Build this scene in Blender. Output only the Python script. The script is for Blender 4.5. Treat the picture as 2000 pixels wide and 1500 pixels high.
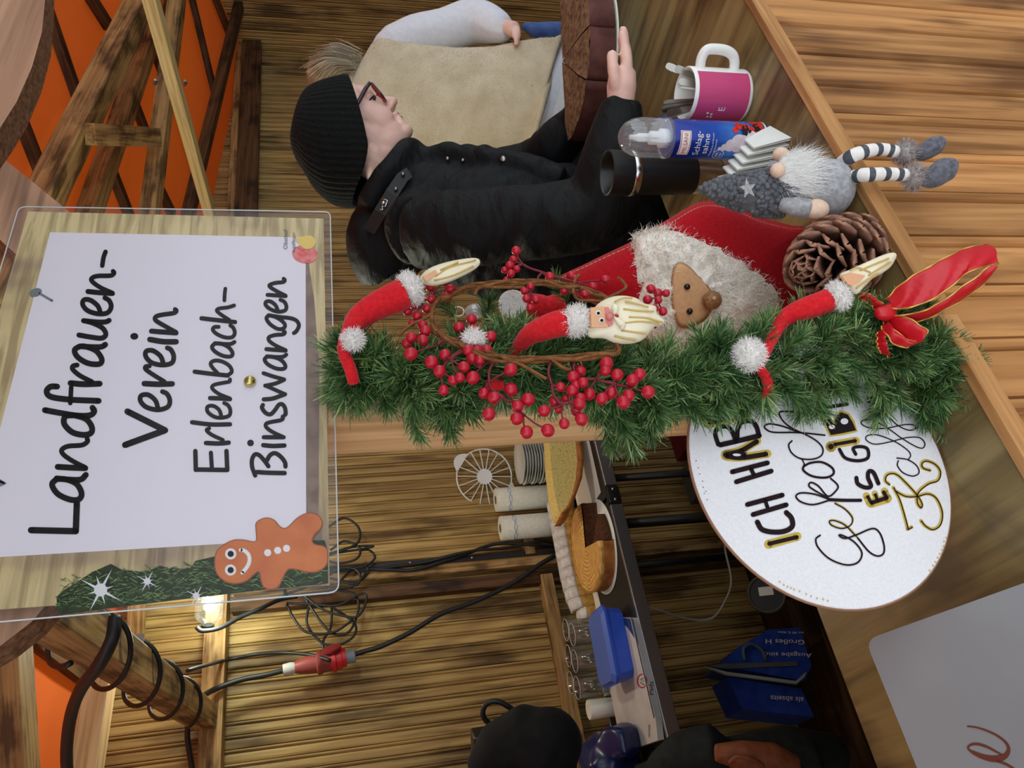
import bpy, bmesh, math, random
from mathutils import Vector as V, Matrix, Quaternion, noise
random.seed(7)
S = bpy.context.scene
for o in list(bpy.data.objects): bpy.data.objects.remove(o)
C = S.collection
# ------------------------------------------------------------------ camera (photo was taken with the phone upright and stored on its side)
F = 1500.0
yaw, pitch, roll = [math.radians(a) for a in (34.2382, 12.6888, -2.0916)]
CAM = V((0, 0, 1.70))
cf = V((math.sin(yaw)*math.cos(pitch), math.cos(yaw)*math.cos(pitch), -math.sin(pitch)))
_r = V((math.cos(yaw), -math.sin(yaw), 0)); _u = _r.cross(cf)
cr = _r*math.cos(roll) + _u*math.sin(roll)
cu = -_r*math.sin(roll) + _u*math.cos(roll)
cam = bpy.data.objects.new('camera', bpy.data.cameras.new('camera')); C.objects.link(cam)
cam.data.sensor_width = 36; cam.data.lens = F*36/2000; cam.data.clip_start = 0.02
mx = Matrix((( -cu.x, cr.x, -cf.x, CAM.x), (-cu.y, cr.y, -cf.y, CAM.y), (-cu.z, cr.z, -cf.z, CAM.z), (0, 0, 0, 1)))
cam.matrix_world = mx
S.camera = cam
# ------------------------------------------------------------------ light
S.view_settings.view_transform = 'Standard'; S.view_settings.look = 'None'
S.view_settings.gamma = 1; S.view_settings.use_curve_mapping = False
S.view_settings.exposure = 0.42
W = bpy.data.worlds.new('overcast'); S.world = W; W.use_nodes = True
nt = W.node_tree; bg = nt.nodes['Background']
tc = nt.nodes.new('ShaderNodeTexCoord'); sx = nt.nodes.new('ShaderNodeSeparateXYZ'); rp = nt.nodes.new('ShaderNodeValToRGB')
nt.links.new(tc.outputs['Generated'], sx.inputs[0]); nt.links.new(sx.outputs['Z'], rp.inputs[0]); nt.links.new(rp.outputs[0], bg.inputs[0])
rp.color_ramp.elements[0].position = 0.0; rp.color_ramp.elements[0].color = (.62, .66, .70, 1)
rp.color_ramp.elements[1].position = 1.0; rp.color_ramp.elements[1].color = (1.0, 1.02, 1.06, 1)
bg.inputs[1].default_value = 1.85

def ray(x, y): return (cf*F + cr*((1500-y)-750) - cu*(x-1000))
def at_y(x, y, Y): d = ray(x, y); return CAM + d*(Y/d.y)
def at_z(x, y, Z): d = ray(x, y); return CAM + d*((Z-1.7)/d.z)
def at_d(x, y, D): return CAM + ray(x, y)*(D/F)
def depth_of(p): return (p-CAM).dot(cf)

# ------------------------------------------------------------------ materials
def lin(c): c /= 255; return c/12.92 if c <= .04045 else ((c+.055)/1.055)**2.4
def rgb(r, g, b): return (lin(r), lin(g), lin(b), 1)
class NT:
    def __init__(s, name):
        s.m = bpy.data.materials.new(name); s.m.use_nodes = True; s.t = s.m.node_tree
        s.b = s.t.nodes['Principled BSDF']; s.out = s.t.nodes['Material Output']
    def n(s, t, **k):
        a = s.t.nodes.new('ShaderNode'+t)
        for q, w in k.items():
            if q in a.inputs: a.inputs[q].default_value = w
            else: setattr(a, q, w)
        return a
    def l(s, a, b): s.t.links.new(a, b)
    def ramp(s, fac, stops):
        r = s.n('ValToRGB'); s.l(fac, r.inputs[0]); e = r.color_ramp.elements
        while len(e) < len(stops): e.new(.5)
        for i, (p, c) in enumerate(stops): e[i].position = p; e[i].color = c
        return r.outputs[0]
    def mix(s, f, a, b, mode='MIX'):
        m = s.n('Mix', data_type='RGBA', blend_type=mode)
        for i, q in ((0, f), (6, a), (7, b)):
            if hasattr(q, 'links'): s.l(q, m.inputs[i])
            else: m.inputs[i].default_value = q
        return m.outputs[2]
    def coord(s, scale=(1, 1, 1), rand=0.0):
        t = s.n('TexCoord'); out = t.outputs['Object']
        if rand:
            o = s.n('ObjectInfo'); mu = s.n('Math', operation='MULTIPLY'); s.l(o.outputs['Random'], mu.inputs[0]); mu.inputs[1].default_value = rand
            ad = s.n('VectorMath', operation='ADD'); s.l(out, ad.inputs[0]); s.l(mu.outputs[0], ad.inputs[1]); out = ad.outputs[0]
        mp = s.n('Mapping'); s.l(out, mp.inputs[0]); mp.inputs['Scale'].default_value = scale
        return mp.outputs[0]
    def bump(s, h, st=.3, dist=.002):
        b = s.n('Bump', Strength=st, Distance=dist); s.l(h, b.inputs['Height']); s.l(b.outputs[0], s.b.inputs['Normal'])
def plain(name, c, rough=.5, metal=0, spec=.5, **k):
    a = NT(name); a.b.inputs['Base Color'].default_value = rgb(*c); a.b.inputs['Roughness'].default_value = rough
    a.b.inputs['Metallic'].default_value = metal; a.b.inputs['Specular IOR Level'].default_value = spec
    for q, w in k.items(): a.b.inputs[q.replace('_', ' ')].default_value = w
    return a.m
def soft(name, c1, c2, scale=60, rough=.9, bump=.4, dist=.002, sheen=0, detail=3, spec=.2, c3=None):
    a = NT(name); t = a.coord((1, 1, 1), 9); n = a.n('TexNoise', Scale=scale, Detail=detail); a.l(t, n.inputs['Vector'])
    st = [(.3, rgb(*c1)), (.7, rgb(*c2))]
    a.l(a.ramp(n.outputs[0], st), a.b.inputs['Base Color'])
    a.b.inputs['Roughness'].default_value = rough; a.b.inputs['Specular IOR Level'].default_value = spec
    a.b.inputs['Sheen Weight'].default_value = sheen
    if bump: a.bump(n.outputs[0], bump, dist)
    return a.m
def wood(name, light, dark, burn, amount=.5, axis=2, fine=1.0, rough=.55, knots=True, patch=4.0):
    a = NT(name)
    sc = [9*fine]*3; sc[axis] = .9*fine
    t = a.coord(tuple(sc), 31)
    n1 = a.n('TexNoise', Scale=1.6, Detail=4, Distortion=1.2); a.l(t, n1.inputs['Vector'])
    sc2 = [60*fine]*3; sc2[axis] = 2.5*fine
    n2 = a.n('TexNoise', Scale=1.5, Detail=5); a.l(a.coord(tuple(sc2), 17), n2.inputs['Vector'])
    wv = a.n('TexWave', Scale=1.6, Distortion=9.0, Detail=2.0); wv.bands_direction = 'DIAGONAL'; wv.inputs['Detail Scale'].default_value = .8
    sc3 = [7*fine]*3; sc3[axis] = .45*fine
    a.l(a.coord(tuple(sc3), 53), wv.inputs['Vector'])
    c = a.ramp(wv.outputs['Fac'], [(.1, rgb(*dark)), (.6, rgb(*light))])
    c2 = a.ramp(n1.outputs[0], [(.3, rgb(*dark)), (.62, rgb(*light))])
    c = a.mix(.55, c, c2)
    c = a.mix(.48, c, a.ramp(n2.outputs[0], [(.34, (.36, .30, .24, 1)), (.56, (1, 1, 1, 1))]), 'MULTIPLY')
    sc4 = [patch*1.6]*3; sc4[axis] = patch*.8
    n3 = a.n('TexNoise', Scale=1.0, Detail=3); a.l(a.coord(tuple(sc4), 71), n3.inputs['Vector'])
    n3b = a.n('Math', operation='MULTIPLY_ADD'); a.l(n2.outputs[0], n3b.inputs[0]); n3b.inputs[1].default_value = -.34; a.l(n3.outputs[0], n3b.inputs[2])
    n3c = a.n('Math', operation='ADD'); a.l(n3b.outputs[0], n3c.inputs[0]); n3c.inputs[1].default_value = .17
    f = a.ramp(n3c.outputs[0], [(.60-.26*amount, (0, 0, 0, 1)), (.76-.18*amount, (1, 1, 1, 1))])
    fm = a.n('Math', operation='MULTIPLY'); a.l(f, fm.inputs[0]); fm.inputs[1].default_value = .85
    c = a.mix(fm.outputs[0], c, rgb(*burn))
    oi = a.n('ObjectInfo'); v = a.n('MapRange'); a.l(oi.outputs['Random'], v.inputs[0]); v.inputs[3].default_value = .78; v.inputs[4].default_value = 1.12
    hs = a.n('HueSaturation'); a.l(v.outputs[0], hs.inputs['Value']); a.l(c, hs.inputs['Color'])
    a.l(hs.outputs[0], a.b.inputs['Base Color']); a.b.inputs['Roughness'].default_value = rough
    a.b.inputs['Specular IOR Level'].default_value = .3
    a.bump(n2.outputs[0], .25, .0015)
    return a.m
def clear(name, tint=(1, 1, 1, 1), gl=.06, milky=.0, rough=.05, bumpy=0):
    a = NT(name); tr = a.n('BsdfTransparent'); tr.inputs[0].default_value = tint
    g = a.n('BsdfGlossy', Roughness=rough); lw = a.n('LayerWeight', Blend=.12)
    mp = a.n('MapRange'); a.l(lw.outputs['Fresnel'], mp.inputs[0]); mp.inputs[3].default_value = gl; mp.inputs[4].default_value = .6
    m = a.n('MixShader'); a.l(mp.outputs[0], m.inputs[0]); a.l(tr.outputs[0], m.inputs[1]); a.l(g.outputs[0], m.inputs[2]); o = m.outputs[0]
    if bumpy:
        n = a.n('TexNoise', Scale=bumpy, Detail=2); a.l(a.coord(), n.inputs['Vector']); b = a.n('Bump', Strength=.25, Distance=.001)
        a.l(n.outputs[0], b.inputs['Height']); a.l(b.outputs[0], g.inputs['Normal'])
    if milky:
        d = a.n('BsdfDiffuse'); d.inputs[0].default_value = (.9, .93, .96, 1); m2 = a.n('MixShader'); m2.inputs[0].default_value = milky
        a.l(o, m2.inputs[1]); a.l(d.outputs[0], m2.inputs[2]); o = m2.outputs[0]
    a.l(o, a.out.inputs['Surface']); return a.m

# ------------------------------------------------------------------ mesh helpers
def cat(pts, k=6, closed=False):
    "Catmull-Rom through points of any dimension"
    P = [V(p) if len(p) > 1 else p for p in pts]; n = len(P); out = []
    if n < 3: return P
    rng = n if closed else n-1
    for i in range(rng):
        p1 = P[i]; p2 = P[(i+1) % n]
        p0 = P[(i-1) % n] if closed or i > 0 else p1*2-p2
        p3 = P[(i+2) % n] if closed or i+2 < n else p2*2-p1
        for j in range(k):
            t = j/k; out.append(.5*((2*p1)+(p2-p0)*t+(2*p0-5*p1+4*p2-p3)*t*t+(3*p1-p0-3*p2+p3)*t*t*t))
    if not closed: out.append(P[-1])
    return out
def frame(d, up=V((0, 0, 1))):
    d = d.normalized(); 
    if abs(d.dot(up)) > .95: up = V((1, 0, 0)) if abs(d.x) < .9 else V((0, 1, 0))
    a = up.cross(d).normalized(); return a, d.cross(a), d
class MB:
    def __init__(s): s.v = []; s.f = []; s.m = []; s.mi = 0
    def add(s, vs, fs):
        b = len(s.v); s.v += [V(p) for p in vs]
        for q in fs: s.f.append(tuple(i+b for i in q)); s.m.append(s.mi)
        return s
    def box(s, c, sz, R=None, bev=0):
        c = V(c); h = V(sz)/2
        if bev:
            bm = bmesh.new(); bmesh.ops.create_cube(bm, size=1)
            for q in bm.verts: q.co = V((q.co.x*sz[0], q.co.y*sz[1], q.co.z*sz[2]))
            bmesh.ops.bevel(bm, geom=bm.edges[:], offset=bev, segments=2, affect='EDGES', profile=.6)
            bm.verts.index_update(); vs = [q.co.copy() for q in bm.verts]; fs = [[q.index for q in f.verts] for f in bm.faces]; bm.free()
        else:
            vs = [V((a*h.x, b*h.y, d*h.z)) for a in (-1, 1) for b in (-1, 1) for d in (-1, 1)]
            fs = [(0, 1, 3, 2), (4, 6, 7, 5), (0, 4, 5, 1), (2, 3, 7, 6), (0, 2, 6, 4), (1, 5, 7, 3)]
        return s.add([(R @ q if R else q)+c for q in vs], fs)
    def prism(s, poly, ext):
        n = len(poly); ext = V(ext); P = [V(p) for p in poly]
        return s.add(P+[p+ext for p in P], [tuple(range(n))[::-1], tuple(range(n, 2*n))]+[(i, (i+1) % n, n+(i+1) % n, n+i) for i in range(n)])
    def loft(s, rings, cap=True, closed=True):
        n = len(rings[0]); vs = [p for r in rings for p in r]; fs = []
        for i in range(len(rings)-1):
            for j in range(n if closed else n-1):
                k = (j+1) % n; fs.append((i*n+j, i*n+k, (i+1)*n+k, (i+1)*n+j))
        if cap and closed: fs.append(tuple(range(n))[::-1]); fs.append(tuple(range((len(rings)-1)*n, len(rings)*n)))
        return s.add(vs, fs)
    def tube(s, pts, r, n=8, cap=True, closed=False, flat=1.0, up=None):
        P = [V(p) for p in pts]; rr = r if hasattr(r, '__len__') else [r]*len(P); rings = []; a = None
        for i, p in enumerate(P):
            d = (P[(i+1) % len(P)]-P[i-1]) if closed else (P[min(i+1, len(P)-1)]-P[max(i-1, 0)])
            if d.length < 1e-9: d = V((0, 0, 1))
            d.normalize()
            if a is None or up: a, b, _ = frame(d, up or V((0, 0, 1)))
            else:
                a = (a-d*a.dot(d)); a.normalize(); b = d.cross(a)
            rings.append([p+(a*math.cos(t)+b*math.sin(t)*flat)*rr[i] for t in [2*math.pi*j/n for j in range(n)]])
        if closed: rings.append(rings[0]); cap = False
        return s.loft(rings, cap)
    def ell(s, c, r, R=None, nu=14, nv=9):
        c = V(c); r = r if hasattr(r, '__len__') else (r, r, r); vs = []; fs = []
        for i in range(1, nv):
            th = math.pi*i/nv
            for j in range(nu):
                ph = 2*math.pi*j/nu; vs.append(V((r[0]*math.sin(th)*math.cos(ph), r[1]*math.sin(th)*math.sin(ph), r[2]*math.cos(th))))
        vs += [V((0, 0, r[2])), V((0, 0, -r[2]))]; m = (nv-1)*nu
        for i in range(nv-2):
            for j in range(nu): k = (j+1) % nu; fs.append((i*nu+j, (i+1)*nu+j, (i+1)*nu+k, i*nu+k))
        for j in range(nu): k = (j+1) % nu; fs += [(m, j, k), (m+1, (nv-2)*nu+k, (nv-2)*nu+j)]
        return s.add([(R @ q if R else q)+c for q in vs], fs)
    def lathe(s, prof, c, n=24, R=None, cap=True, a0=0, a1=2*math.pi):
        c = V(c); full = abs(a1-a0-2*math.pi) < 1e-6; k = n if full else n+1; rings = []
        for (r, z) in prof:
            q = [V((r*math.cos(a0+(a1-a0)*j/n), r*math.sin(a0+(a1-a0)*j/n), z)) for j in range(k)]
            rings.append([(R @ p if R else p)+c for p in q])
        return s.loft(rings, cap and full, full)
    def stroke(s, pts, w, P, k=6, smooth=True, closed=False):
        "flat pen stroke: pts in picture-plane units of a printed sheet, P maps them onto the sheet"
        q = [V((p[0], p[1])) for p in pts]; ws = w if hasattr(w, '__len__') else None
        if ws:
            qq = cat([V((p[0], p[1], ww)) for p, ww in zip(pts, ws)], k); q = [V((p.x, p.y)) for p in qq]; ww = [p.z for p in qq]
        else:
            if smooth and len(q) > 2: q = cat(q, k, closed)
            ww = [w]*len(q)
        n = len(q); L = []; Rr = []
        for i in range(n):
            d = (q[(i+1) % n]-q[i-1]) if closed else q[min(i+1, n-1)]-q[max(i-1, 0)]
            if d.length < 1e-6: d = V((1, 0))
            d.normalize(); e = V((-d.y, d.x))*ww[i]/2; L.append(q[i]+e); Rr.append(q[i]-e)
        vs = [P(p.x, p.y) for p in L]+[P(p.x, p.y) for p in Rr]
        s.add(vs, [(i, i+1, n+i+1, n+i) for i in range(n-1)]+([(n-1, 0, n, 2*n-1)] if closed else []))
        if not closed:
            s.dot(q[0].x, q[0].y, ww[0]/2, P, 10); s.dot(q[-1].x, q[-1].y, ww[-1]/2, P, 10)
        return s
    def dot(s, x, y, r, P, n=18, ry=None, rot=0):
        ry = ry or r; cs, sn = math.cos(rot), math.sin(rot); vs = []
        for j in range(n):
            a = 2*math.pi*j/n; px, py = r*math.cos(a), ry*math.sin(a); vs.append(P(x+px*cs-py*sn, y+px*sn+py*cs))
        return s.add(vs, [tuple(range(n))])
    def disc(s, x, y, r, P, n=16, k=5):
        rows = [[P(x+r*(i+.02)/k*math.cos(2*math.pi*j/n), y+r*(i+.02)/k*math.sin(2*math.pi*j/n)) for j in range(n)] for i in range(k+1)]
        return s.loft(rows, False)
    def poly(s, pts, P=None): return s.add([P(*p) if P else V(p) for p in pts], [tuple(range(len(pts)))])
    def text(s, body, size, fn, ext=0):
        cv = bpy.data.curves.new('t', 'FONT'); cv.body = body; cv.size = size; cv.resolution_u = 3
        o = bpy.data.objects.new('t', cv); me = o.to_mesh()
        s.add([fn(q.co.x, q.co.y) for q in me.vertices], [tuple(p.vertices) for p in me.polygons])
        o.to_mesh_clear(); bpy.data.objects.remove(o); bpy.data.curves.remove(cv); return s
    def mesh(s, name, off=V((0, 0, 0)), smooth=True, recalc=False):
        me = bpy.data.meshes.new(name); me.from_pydata([tuple(p-off) for p in s.v], [], s.f); me.validate()
        if len(me.polygons) == len(s.m): me.polygons.foreach_set('material_index', s.m)
        me.polygons.foreach_set('use_smooth', [smooth]*len(me.polygons))
        if recalc or True:
            bm = bmesh.new(); bm.from_mesh(me); bmesh.ops.recalc_face_normals(bm, faces=bm.faces[:]); bm.to_mesh(me); bm.free()
        return me
WL = {}
def wl(o): return WL.get(o.name, V((0, 0, 0))) if o else V((0, 0, 0))
def tag(o, label=None, cat_=None, group=None, kind=None):
    if label: o['label'] = label
    if cat_: o['category'] = cat_
    if group: o['group'] = group
    if kind: o['kind'] = kind
    return o
def thing(name, loc, label=None, cat_=None, group=None, kind=None, parent=None):
    o = bpy.data.objects.new(name, None); C.objects.link(o); loc = V(loc); o.empty_display_size = .05
    o.parent = parent; o.location = loc-wl(parent); WL[o.name] = loc.copy(); return tag(o, label, cat_, group, kind)
def obj(name, mb, mat, parent=None, smooth=True, org=None, label=None, cat_=None, group=None, kind=None, sharp=None):
    if org is None:
        lo = V([min(p[i] for p in mb.v) for i in range(3)]); hi = V([max(p[i] for p in mb.v) for i in range(3)]); org = (lo+hi)/2
        if parent is None: org = V((org.x, org.y, lo.z))
    org = V(org); me = mb.mesh(name, org, smooth)
    for m in (mat if isinstance(mat, (list, tuple)) else [mat]): me.materials.append(m)
    o = bpy.data.objects.new(name, me); C.objects.link(o); o.parent = parent; o.location = org-wl(parent); WL[o.name] = org.copy()
    if smooth and sharp: me.set_sharp_from_angle(angle=math.radians(sharp))
    return tag(o, label, cat_, group, kind)
def inst(name, me, mat4, parent=None, **k):
    "object sharing a mesh, world matrix mat4 (parent is unrotated)"
    o = bpy.data.objects.new(name, me); C.objects.link(o); o.parent = parent
    m = mat4.copy(); m.translation = m.translation-wl(parent); o.matrix_basis = m; WL[o.name] = mat4.translation.copy(); return tag(o, **k)
def children(o): return [c for c in bpy.data.objects if c.parent == o]
def copy_tree(o, delta=V((0, 0, 0)), parent=None):
    c = o.copy(); C.objects.link(c); c.parent = parent
    if parent is None: c.location = o.location+delta
    for ch in children(o): copy_tree(ch, delta, c)
    return c
def beam(name, p, q, w, h, mat, parent=None, up=V((0, 0, 1)), **k):
    p = V(p); q = V(q); d = q-p; L = d.length; a, b, d = frame(d, up)
    m = MB().box((0, 0, 0), (w, h, L), bev=min(w, h)*.05); me = m.mesh(name, V((0, 0, 0)), False); me.materials.append(mat)
    R = Matrix((a, b, d)).transposed().to_4x4(); R.translation = (p+q)/2
    return inst(name, me, R, parent, **k)
def fuse(mb, voxel, it=4, fac=.5, decim=None):
    "join closed shapes into one continuous skin"
    me = mb.mesh('f'); o = bpy.data.objects.new('f', me); C.objects.link(o)
    r = o.modifiers.new('r', 'REMESH'); r.mode = 'VOXEL'; r.voxel_size = voxel
    s = o.modifiers.new('s', 'SMOOTH'); s.iterations = it; s.factor = fac
    if decim: d = o.modifiers.new('d', 'DECIMATE'); d.ratio = decim
    dg = bpy.context.evaluated_depsgraph_get(); e = o.evaluated_get(dg); m = e.to_mesh()
    out = MB(); out.add([q.co.copy() for q in m.vertices], [tuple(p.vertices) for p in m.polygons])
    e.to_mesh_clear(); bpy.data.objects.remove(o); bpy.data.meshes.remove(me); return out
def surf(mb, n, rnd=random):
    "n random (point, normal) on a builder's faces"
    tri = []; ac = []; t = 0
    for f in mb.f:
        for i in range(1, len(f)-1):
            a, b, c = mb.v[f[0]], mb.v[f[i]], mb.v[f[i+1]]; nn = (b-a).cross(c-a); A = nn.length/2
            if A > 0: t += A; tri.append((a, b, c, nn.normalized())); ac.append(t)
    import bisect; out = []
    for _ in range(n):
        a, b, c, nn = tri[min(bisect.bisect(ac, rnd.random()*t), len(tri)-1)]; u, w = rnd.random(), rnd.random()
        if u+w > 1: u, w = 1-u, 1-w
        out.append((a+(b-a)*u+(c-a)*w, nn))
    return out
def hairs(mb, roots, length, width, curl=.3, bias=V((0, 0, 0)), seg=3, rnd=random):
    for p, n in roots:
        L = length*rnd.uniform(.6, 1.2); d = (n+bias+V((rnd.gauss(0, curl), rnd.gauss(0, curl), rnd.gauss(0, curl)))).normalized(); sd = d.cross(V((rnd.gauss(0, 1), rnd.gauss(0, 1), rnd.gauss(0, 1)))).normalized()
        P = [p]; 
        for i in range(seg):
            d = (d+bias*.4+V((rnd.gauss(0, curl), rnd.gauss(0, curl), rnd.gauss(0, curl)))*.6).normalized(); P.append(P[-1]+d*L/seg)
        vs = []
        for i, q in enumerate(P): w = width*(1-i/(seg+.3)); vs += [q-sd*w/2, q+sd*w/2]
        mb.add(vs, [(2*i, 2*i+1, 2*i+3, 2*i+2) for i in range(seg)])
    return mb
def crop(x0, y0, s): return lambda pts: [(x0+p[0]/s, y0+p[1]/s)+tuple(p[2:]) for p in pts]
# ------------------------------------------------------------------ shared materials
M = {}
M['wall'] = wood('wall_wood', (200, 168, 106), (160, 126, 74), (80, 58, 34), .36, 2, 1.0, .5, patch=3)
M['front'] = wood('front_wood', (208, 152, 94), (170, 116, 66), (110, 70, 38), .3, 2, 1.0, .5, patch=4)
M['floor'] = wood('floor_wood', (84, 58, 38), (52, 34, 22), (26, 18, 12), .5, 0, 1.0, .6)
M['beam'] = wood('beam_wood', (196, 158, 104), (150, 112, 68), (66, 46, 28), .55, 2, 1.2, .6, patch=9)
M['dark'] = wood('dark_beam_wood', (112, 78, 50), (74, 50, 30), (32, 20, 12), .5, 2, 1.2, .6, patch=7)
M['batten'] = wood('batten_wood', (226, 206, 150), (206, 184, 124), (170, 140, 86), .05, 2, 1.0, .6)
M['post'] = wood('post_wood', (244, 204, 154), (222, 172, 120), (190, 138, 88), .06, 2, .9, .5)
M['facade'] = wood('facade_wood', (222, 176, 146), (176, 130, 102), (116, 82, 62), .25, 0, .9, .6)
M['facade_cut'] = soft('facade_sawn_edge', (96, 66, 46), (150, 108, 80), 160, .8)
M['ply'] = wood('plywood', (148, 130, 86), (118, 100, 60), (70, 55, 32), .5, 1, .55, .38, patch=6)
M['strip'] = wood('strip_wood', (212, 160, 104), (182, 130, 78), (140, 94, 54), .2, 0, 1.2, .55)
def mk_canvas():
    a = NT('orange_canvas'); t = a.coord(); n = a.n('TexNoise', Scale=2.2, Detail=3); a.l(t, n.inputs['Vector'])
    c = a.ramp(n.outputs[0], [(.3, rgb(190, 82, 24)), (.7, rgb(216, 104, 38))]); a.l(c, a.b.inputs['Base Color']); a.b.inputs['Roughness'].default_value = .8
    tr = a.n('BsdfTranslucent'); tr.inputs[0].default_value = rgb(206, 88, 22)
    m = a.n('MixShader'); m.inputs[0].default_value = .16; a.l(a.b.outputs[0], m.inputs[1]); a.l(tr.outputs[0], m.inputs[2]); a.l(m.outputs[0], a.out.inputs[0]); a.bump(n.outputs[0], .4, .02)
    return a.m
M['canvas'] = mk_canvas()
M['paving'] = soft('grey_paving', (120, 118, 114), (150, 147, 142), 6, .9, .2)
M['steel'] = plain('steel', (205, 205, 205), .22, 1)
M['alu'] = plain('aluminium', (190, 192, 195), .35, 1)
M['brass'] = plain('brass', (206, 190, 120), .28, 1)
M['black'] = plain('black_plastic', (20, 21, 22), .45)
M['cable'] = plain('black_cable', (26, 28, 30), .5)
M['white'] = plain('white_glaze', (238, 240, 238), .25)
M['paper'] = plain('white_paper', (236, 240, 236), .8)
M['ink'] = plain('black_ink', (26, 23, 28), .9, 0, .0)
M['gold'] = plain('gold_ink', (206, 178, 82), .8, 0, .05)
M['gold_thread'] = plain('gold_thread', (205, 165, 85), .35, .7)
M['redfelt'] = soft('red_felt', (196, 22, 34), (222, 36, 44), 240, .95, .35, .0008, .15)
M['deepfelt'] = soft('deep_red_felt', (164, 10, 24), (186, 18, 32), 260, .95, .3, .0008, .1)
M['plush'] = soft('white_plush', (236, 232, 228), (252, 250, 248), 300, .95, .6, .002, .3)
M['skin'] = soft('skin', (240, 196, 182), (248, 208, 194), 30, .5, .08, .001, spec=.35)
M['pinkskin'] = plain('rosy_skin', (214, 128, 122), .5)

# ------------------------------------------------------------------ the setting
def plank_profile(w, bead):  # (across, out)
    return [(0, -.012), (.0016, -.002), (.005, -.0004), (w*.2, .0006), (w-bead*2-.008, .0), (w-bead*2-.0035, -.002), (w-bead*2-.0022, -.0065), (w-bead*2, -.006), (w-bead*1.75, .0), (w-bead*1.2, .0028), (w-bead*.7, .0022), (w-bead*.25, -.002), (w-.0012, -.012), (w-.0012, -.022), (0, -.022)]
def plank_mesh(w, bead, L, name, two=False):
    m = MB(); pf = plank_profile(w, bead)
    if two: h = plank_profile(w/2, bead); pf = h[:-3]+[(w/2-.0008, -.007)]+[(w/2+x, y*(.6 if x < .001 else 1)) for x, y in h[:-2]]+[(w-.0012, -.022), (0, -.022)]
    m.loft([[V((x, -y, 0)) for x, y in pf], [V((x, -y, L)) for x, y in pf]]); return m.mesh(name, V((w/2, 0, L/2)), False)
wb = thing('wall_back', (2, 3.0, 0), kind='structure')
pm = plank_mesh(.09, .006, 2.75, 'plank', True); pm.materials.append(M['wall'])
for i in range(60):
    inst('plank', pm, Matrix.Translation((-.65+i*.09, 3.0+random.uniform(-.001, .001), 1.375)), wb)
wr = thing('wall_right', (4.62, 1.8, 0), kind='structure'); R90 = Matrix.Rotation(-math.pi/2, 4, 'Z')
for i in range(30):
    inst('plank', pm, Matrix.Translation((4.62, .35+i*.09, 1.375)) @ R90, wr)
wl_ = thing('wall_left', (-.74, 1.8, 0), kind='structure')
for i in range(30):
    inst('plank', pm, Matrix.Translation((-.74, .35+i*.09, 1.375)) @ R90.inverted(), wl_)
# rails and plates of the back wall
def rail(parent, name, p, q, w, h, mat=None): return beam(name, p, q, w, h, mat or M['beam'], parent)
a = at_y(408, 1440, 2.94); b = at_y(455, 300, 2.94)
rail(wb, 'top_plate', (-.6, 2.95, 2.15), (4.6, 2.95, 2.21), .075, .075)
rail(wb, 'top_plate', (2.0, 2.90, 2.12), (4.6, 2.90, 2.15), .05, .11, M['dark'])
rl = at_y(1055, 1127, 2.97); rq = at_y(1085, 1400, 2.97)
rail(wb, 'cross_rail', (rl.x, 2.965, rl.z-.02), (-.6, 2.965, rl.z-.03), .06, .05)
rp_ = at_y(760, 1150, 2.97)
for dx, mt, w_ in ((0, M['beam'], .055), (.075, M['dark'], .05)): rail(wb, 'upright_rail', (rp_.x+.06-dx, 2.972, .0), (rp_.x+.06-dx, 2.972, 2.12), w_, .05, mt)
ms = MB().box((rp_.x+.085, 2.94, 1.45), (.024, .006, 1.2)); obj('slotted_metal_strip', ms, M['black'], wb, False)
for zz in (1.45, 1.78, 1.2): obj('screw', MB().ell((rp_.x+.085, 2.934, zz), (.006, .004, .006)), M['steel'], wb)
kb = at_y(1030, 1060, 2.96)
beam('support_block', (kb.x+.10, 2.955, kb.z+.0), (kb.x-.06, 2.955, kb.z-.0), .05, .04, M['beam'], wb)
fl = thing('floor', (2, 1.8, 0), kind='structure')
fm_ = MB().box((0, 0, -.012), (5.3, .118, .024), bev=.002).mesh('floor_board', V((0, 0, 0)), False); fm_.materials.append(M['floor'])
for i in range(21): inst('floor_board', fm_, Matrix.Translation((2.0, .63+i*.12, 0)), fl)
gr = MB().box((1, -3, -.08), (16, 7.2, .1)); obj('ground', gr, M['paving'], None, False, kind='structure')

# roof: canvas over rafters
def cz(x, y): return 2.52+.20*(3-y)-.085*(x-1)
ce = thing('ceiling', (2, 1.8, 2.5), kind='structure')
cv = MB(); nx, ny = 30, 16
cv.add([V((-.7+5.4*i/nx, .3+2.75*j/ny, cz(-.7+5.4*i/nx, .3+2.75*j/ny)-.015*abs(math.sin(i*.9))*math.sin(j*.8))) for j in range(ny+1) for i in range(nx+1)],
       [(j*(nx+1)+i, j*(nx+1)+i+1, (j+1)*(nx+1)+i+1, (j+1)*(nx+1)+i) for j in range(ny) for i in range(nx)])
obj('canvas', cv, M['canvas'], ce)
aw = MB(); aw.add([V((-.7+5.4*i/10, y, z)) for y, z in ((.62, 3.06), (.3, 2.98), (-.1, 2.80), (-.75, 2.45), (-.77, 2.25)) for i in range(11)], [(j*11+i, j*11+i+1, j*11+i+12, j*11+i+11) for j in range(4) for i in range(10)])
obj('unseen_awning', aw, plain('unseen_awning_cloth', (206, 207, 204), .85), ce)  # unseen awning, added to cut daylight inside the stall; pale to keep bounce neutral
def on_canvas(x, y, k=1.0):
    d = ray(x, y); lo, hi = .1, 12.0
    f = lambda t: (CAM+d*(t/F)).z-cz((CAM+d*(t/F)).x, (CAM+d*(t/F)).y)
    for _ in range(50):
        m = (lo+hi)/2
        if f(m) > 0: hi = m
        else: lo = m
    return CAM+d*(lo*k/F)
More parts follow.
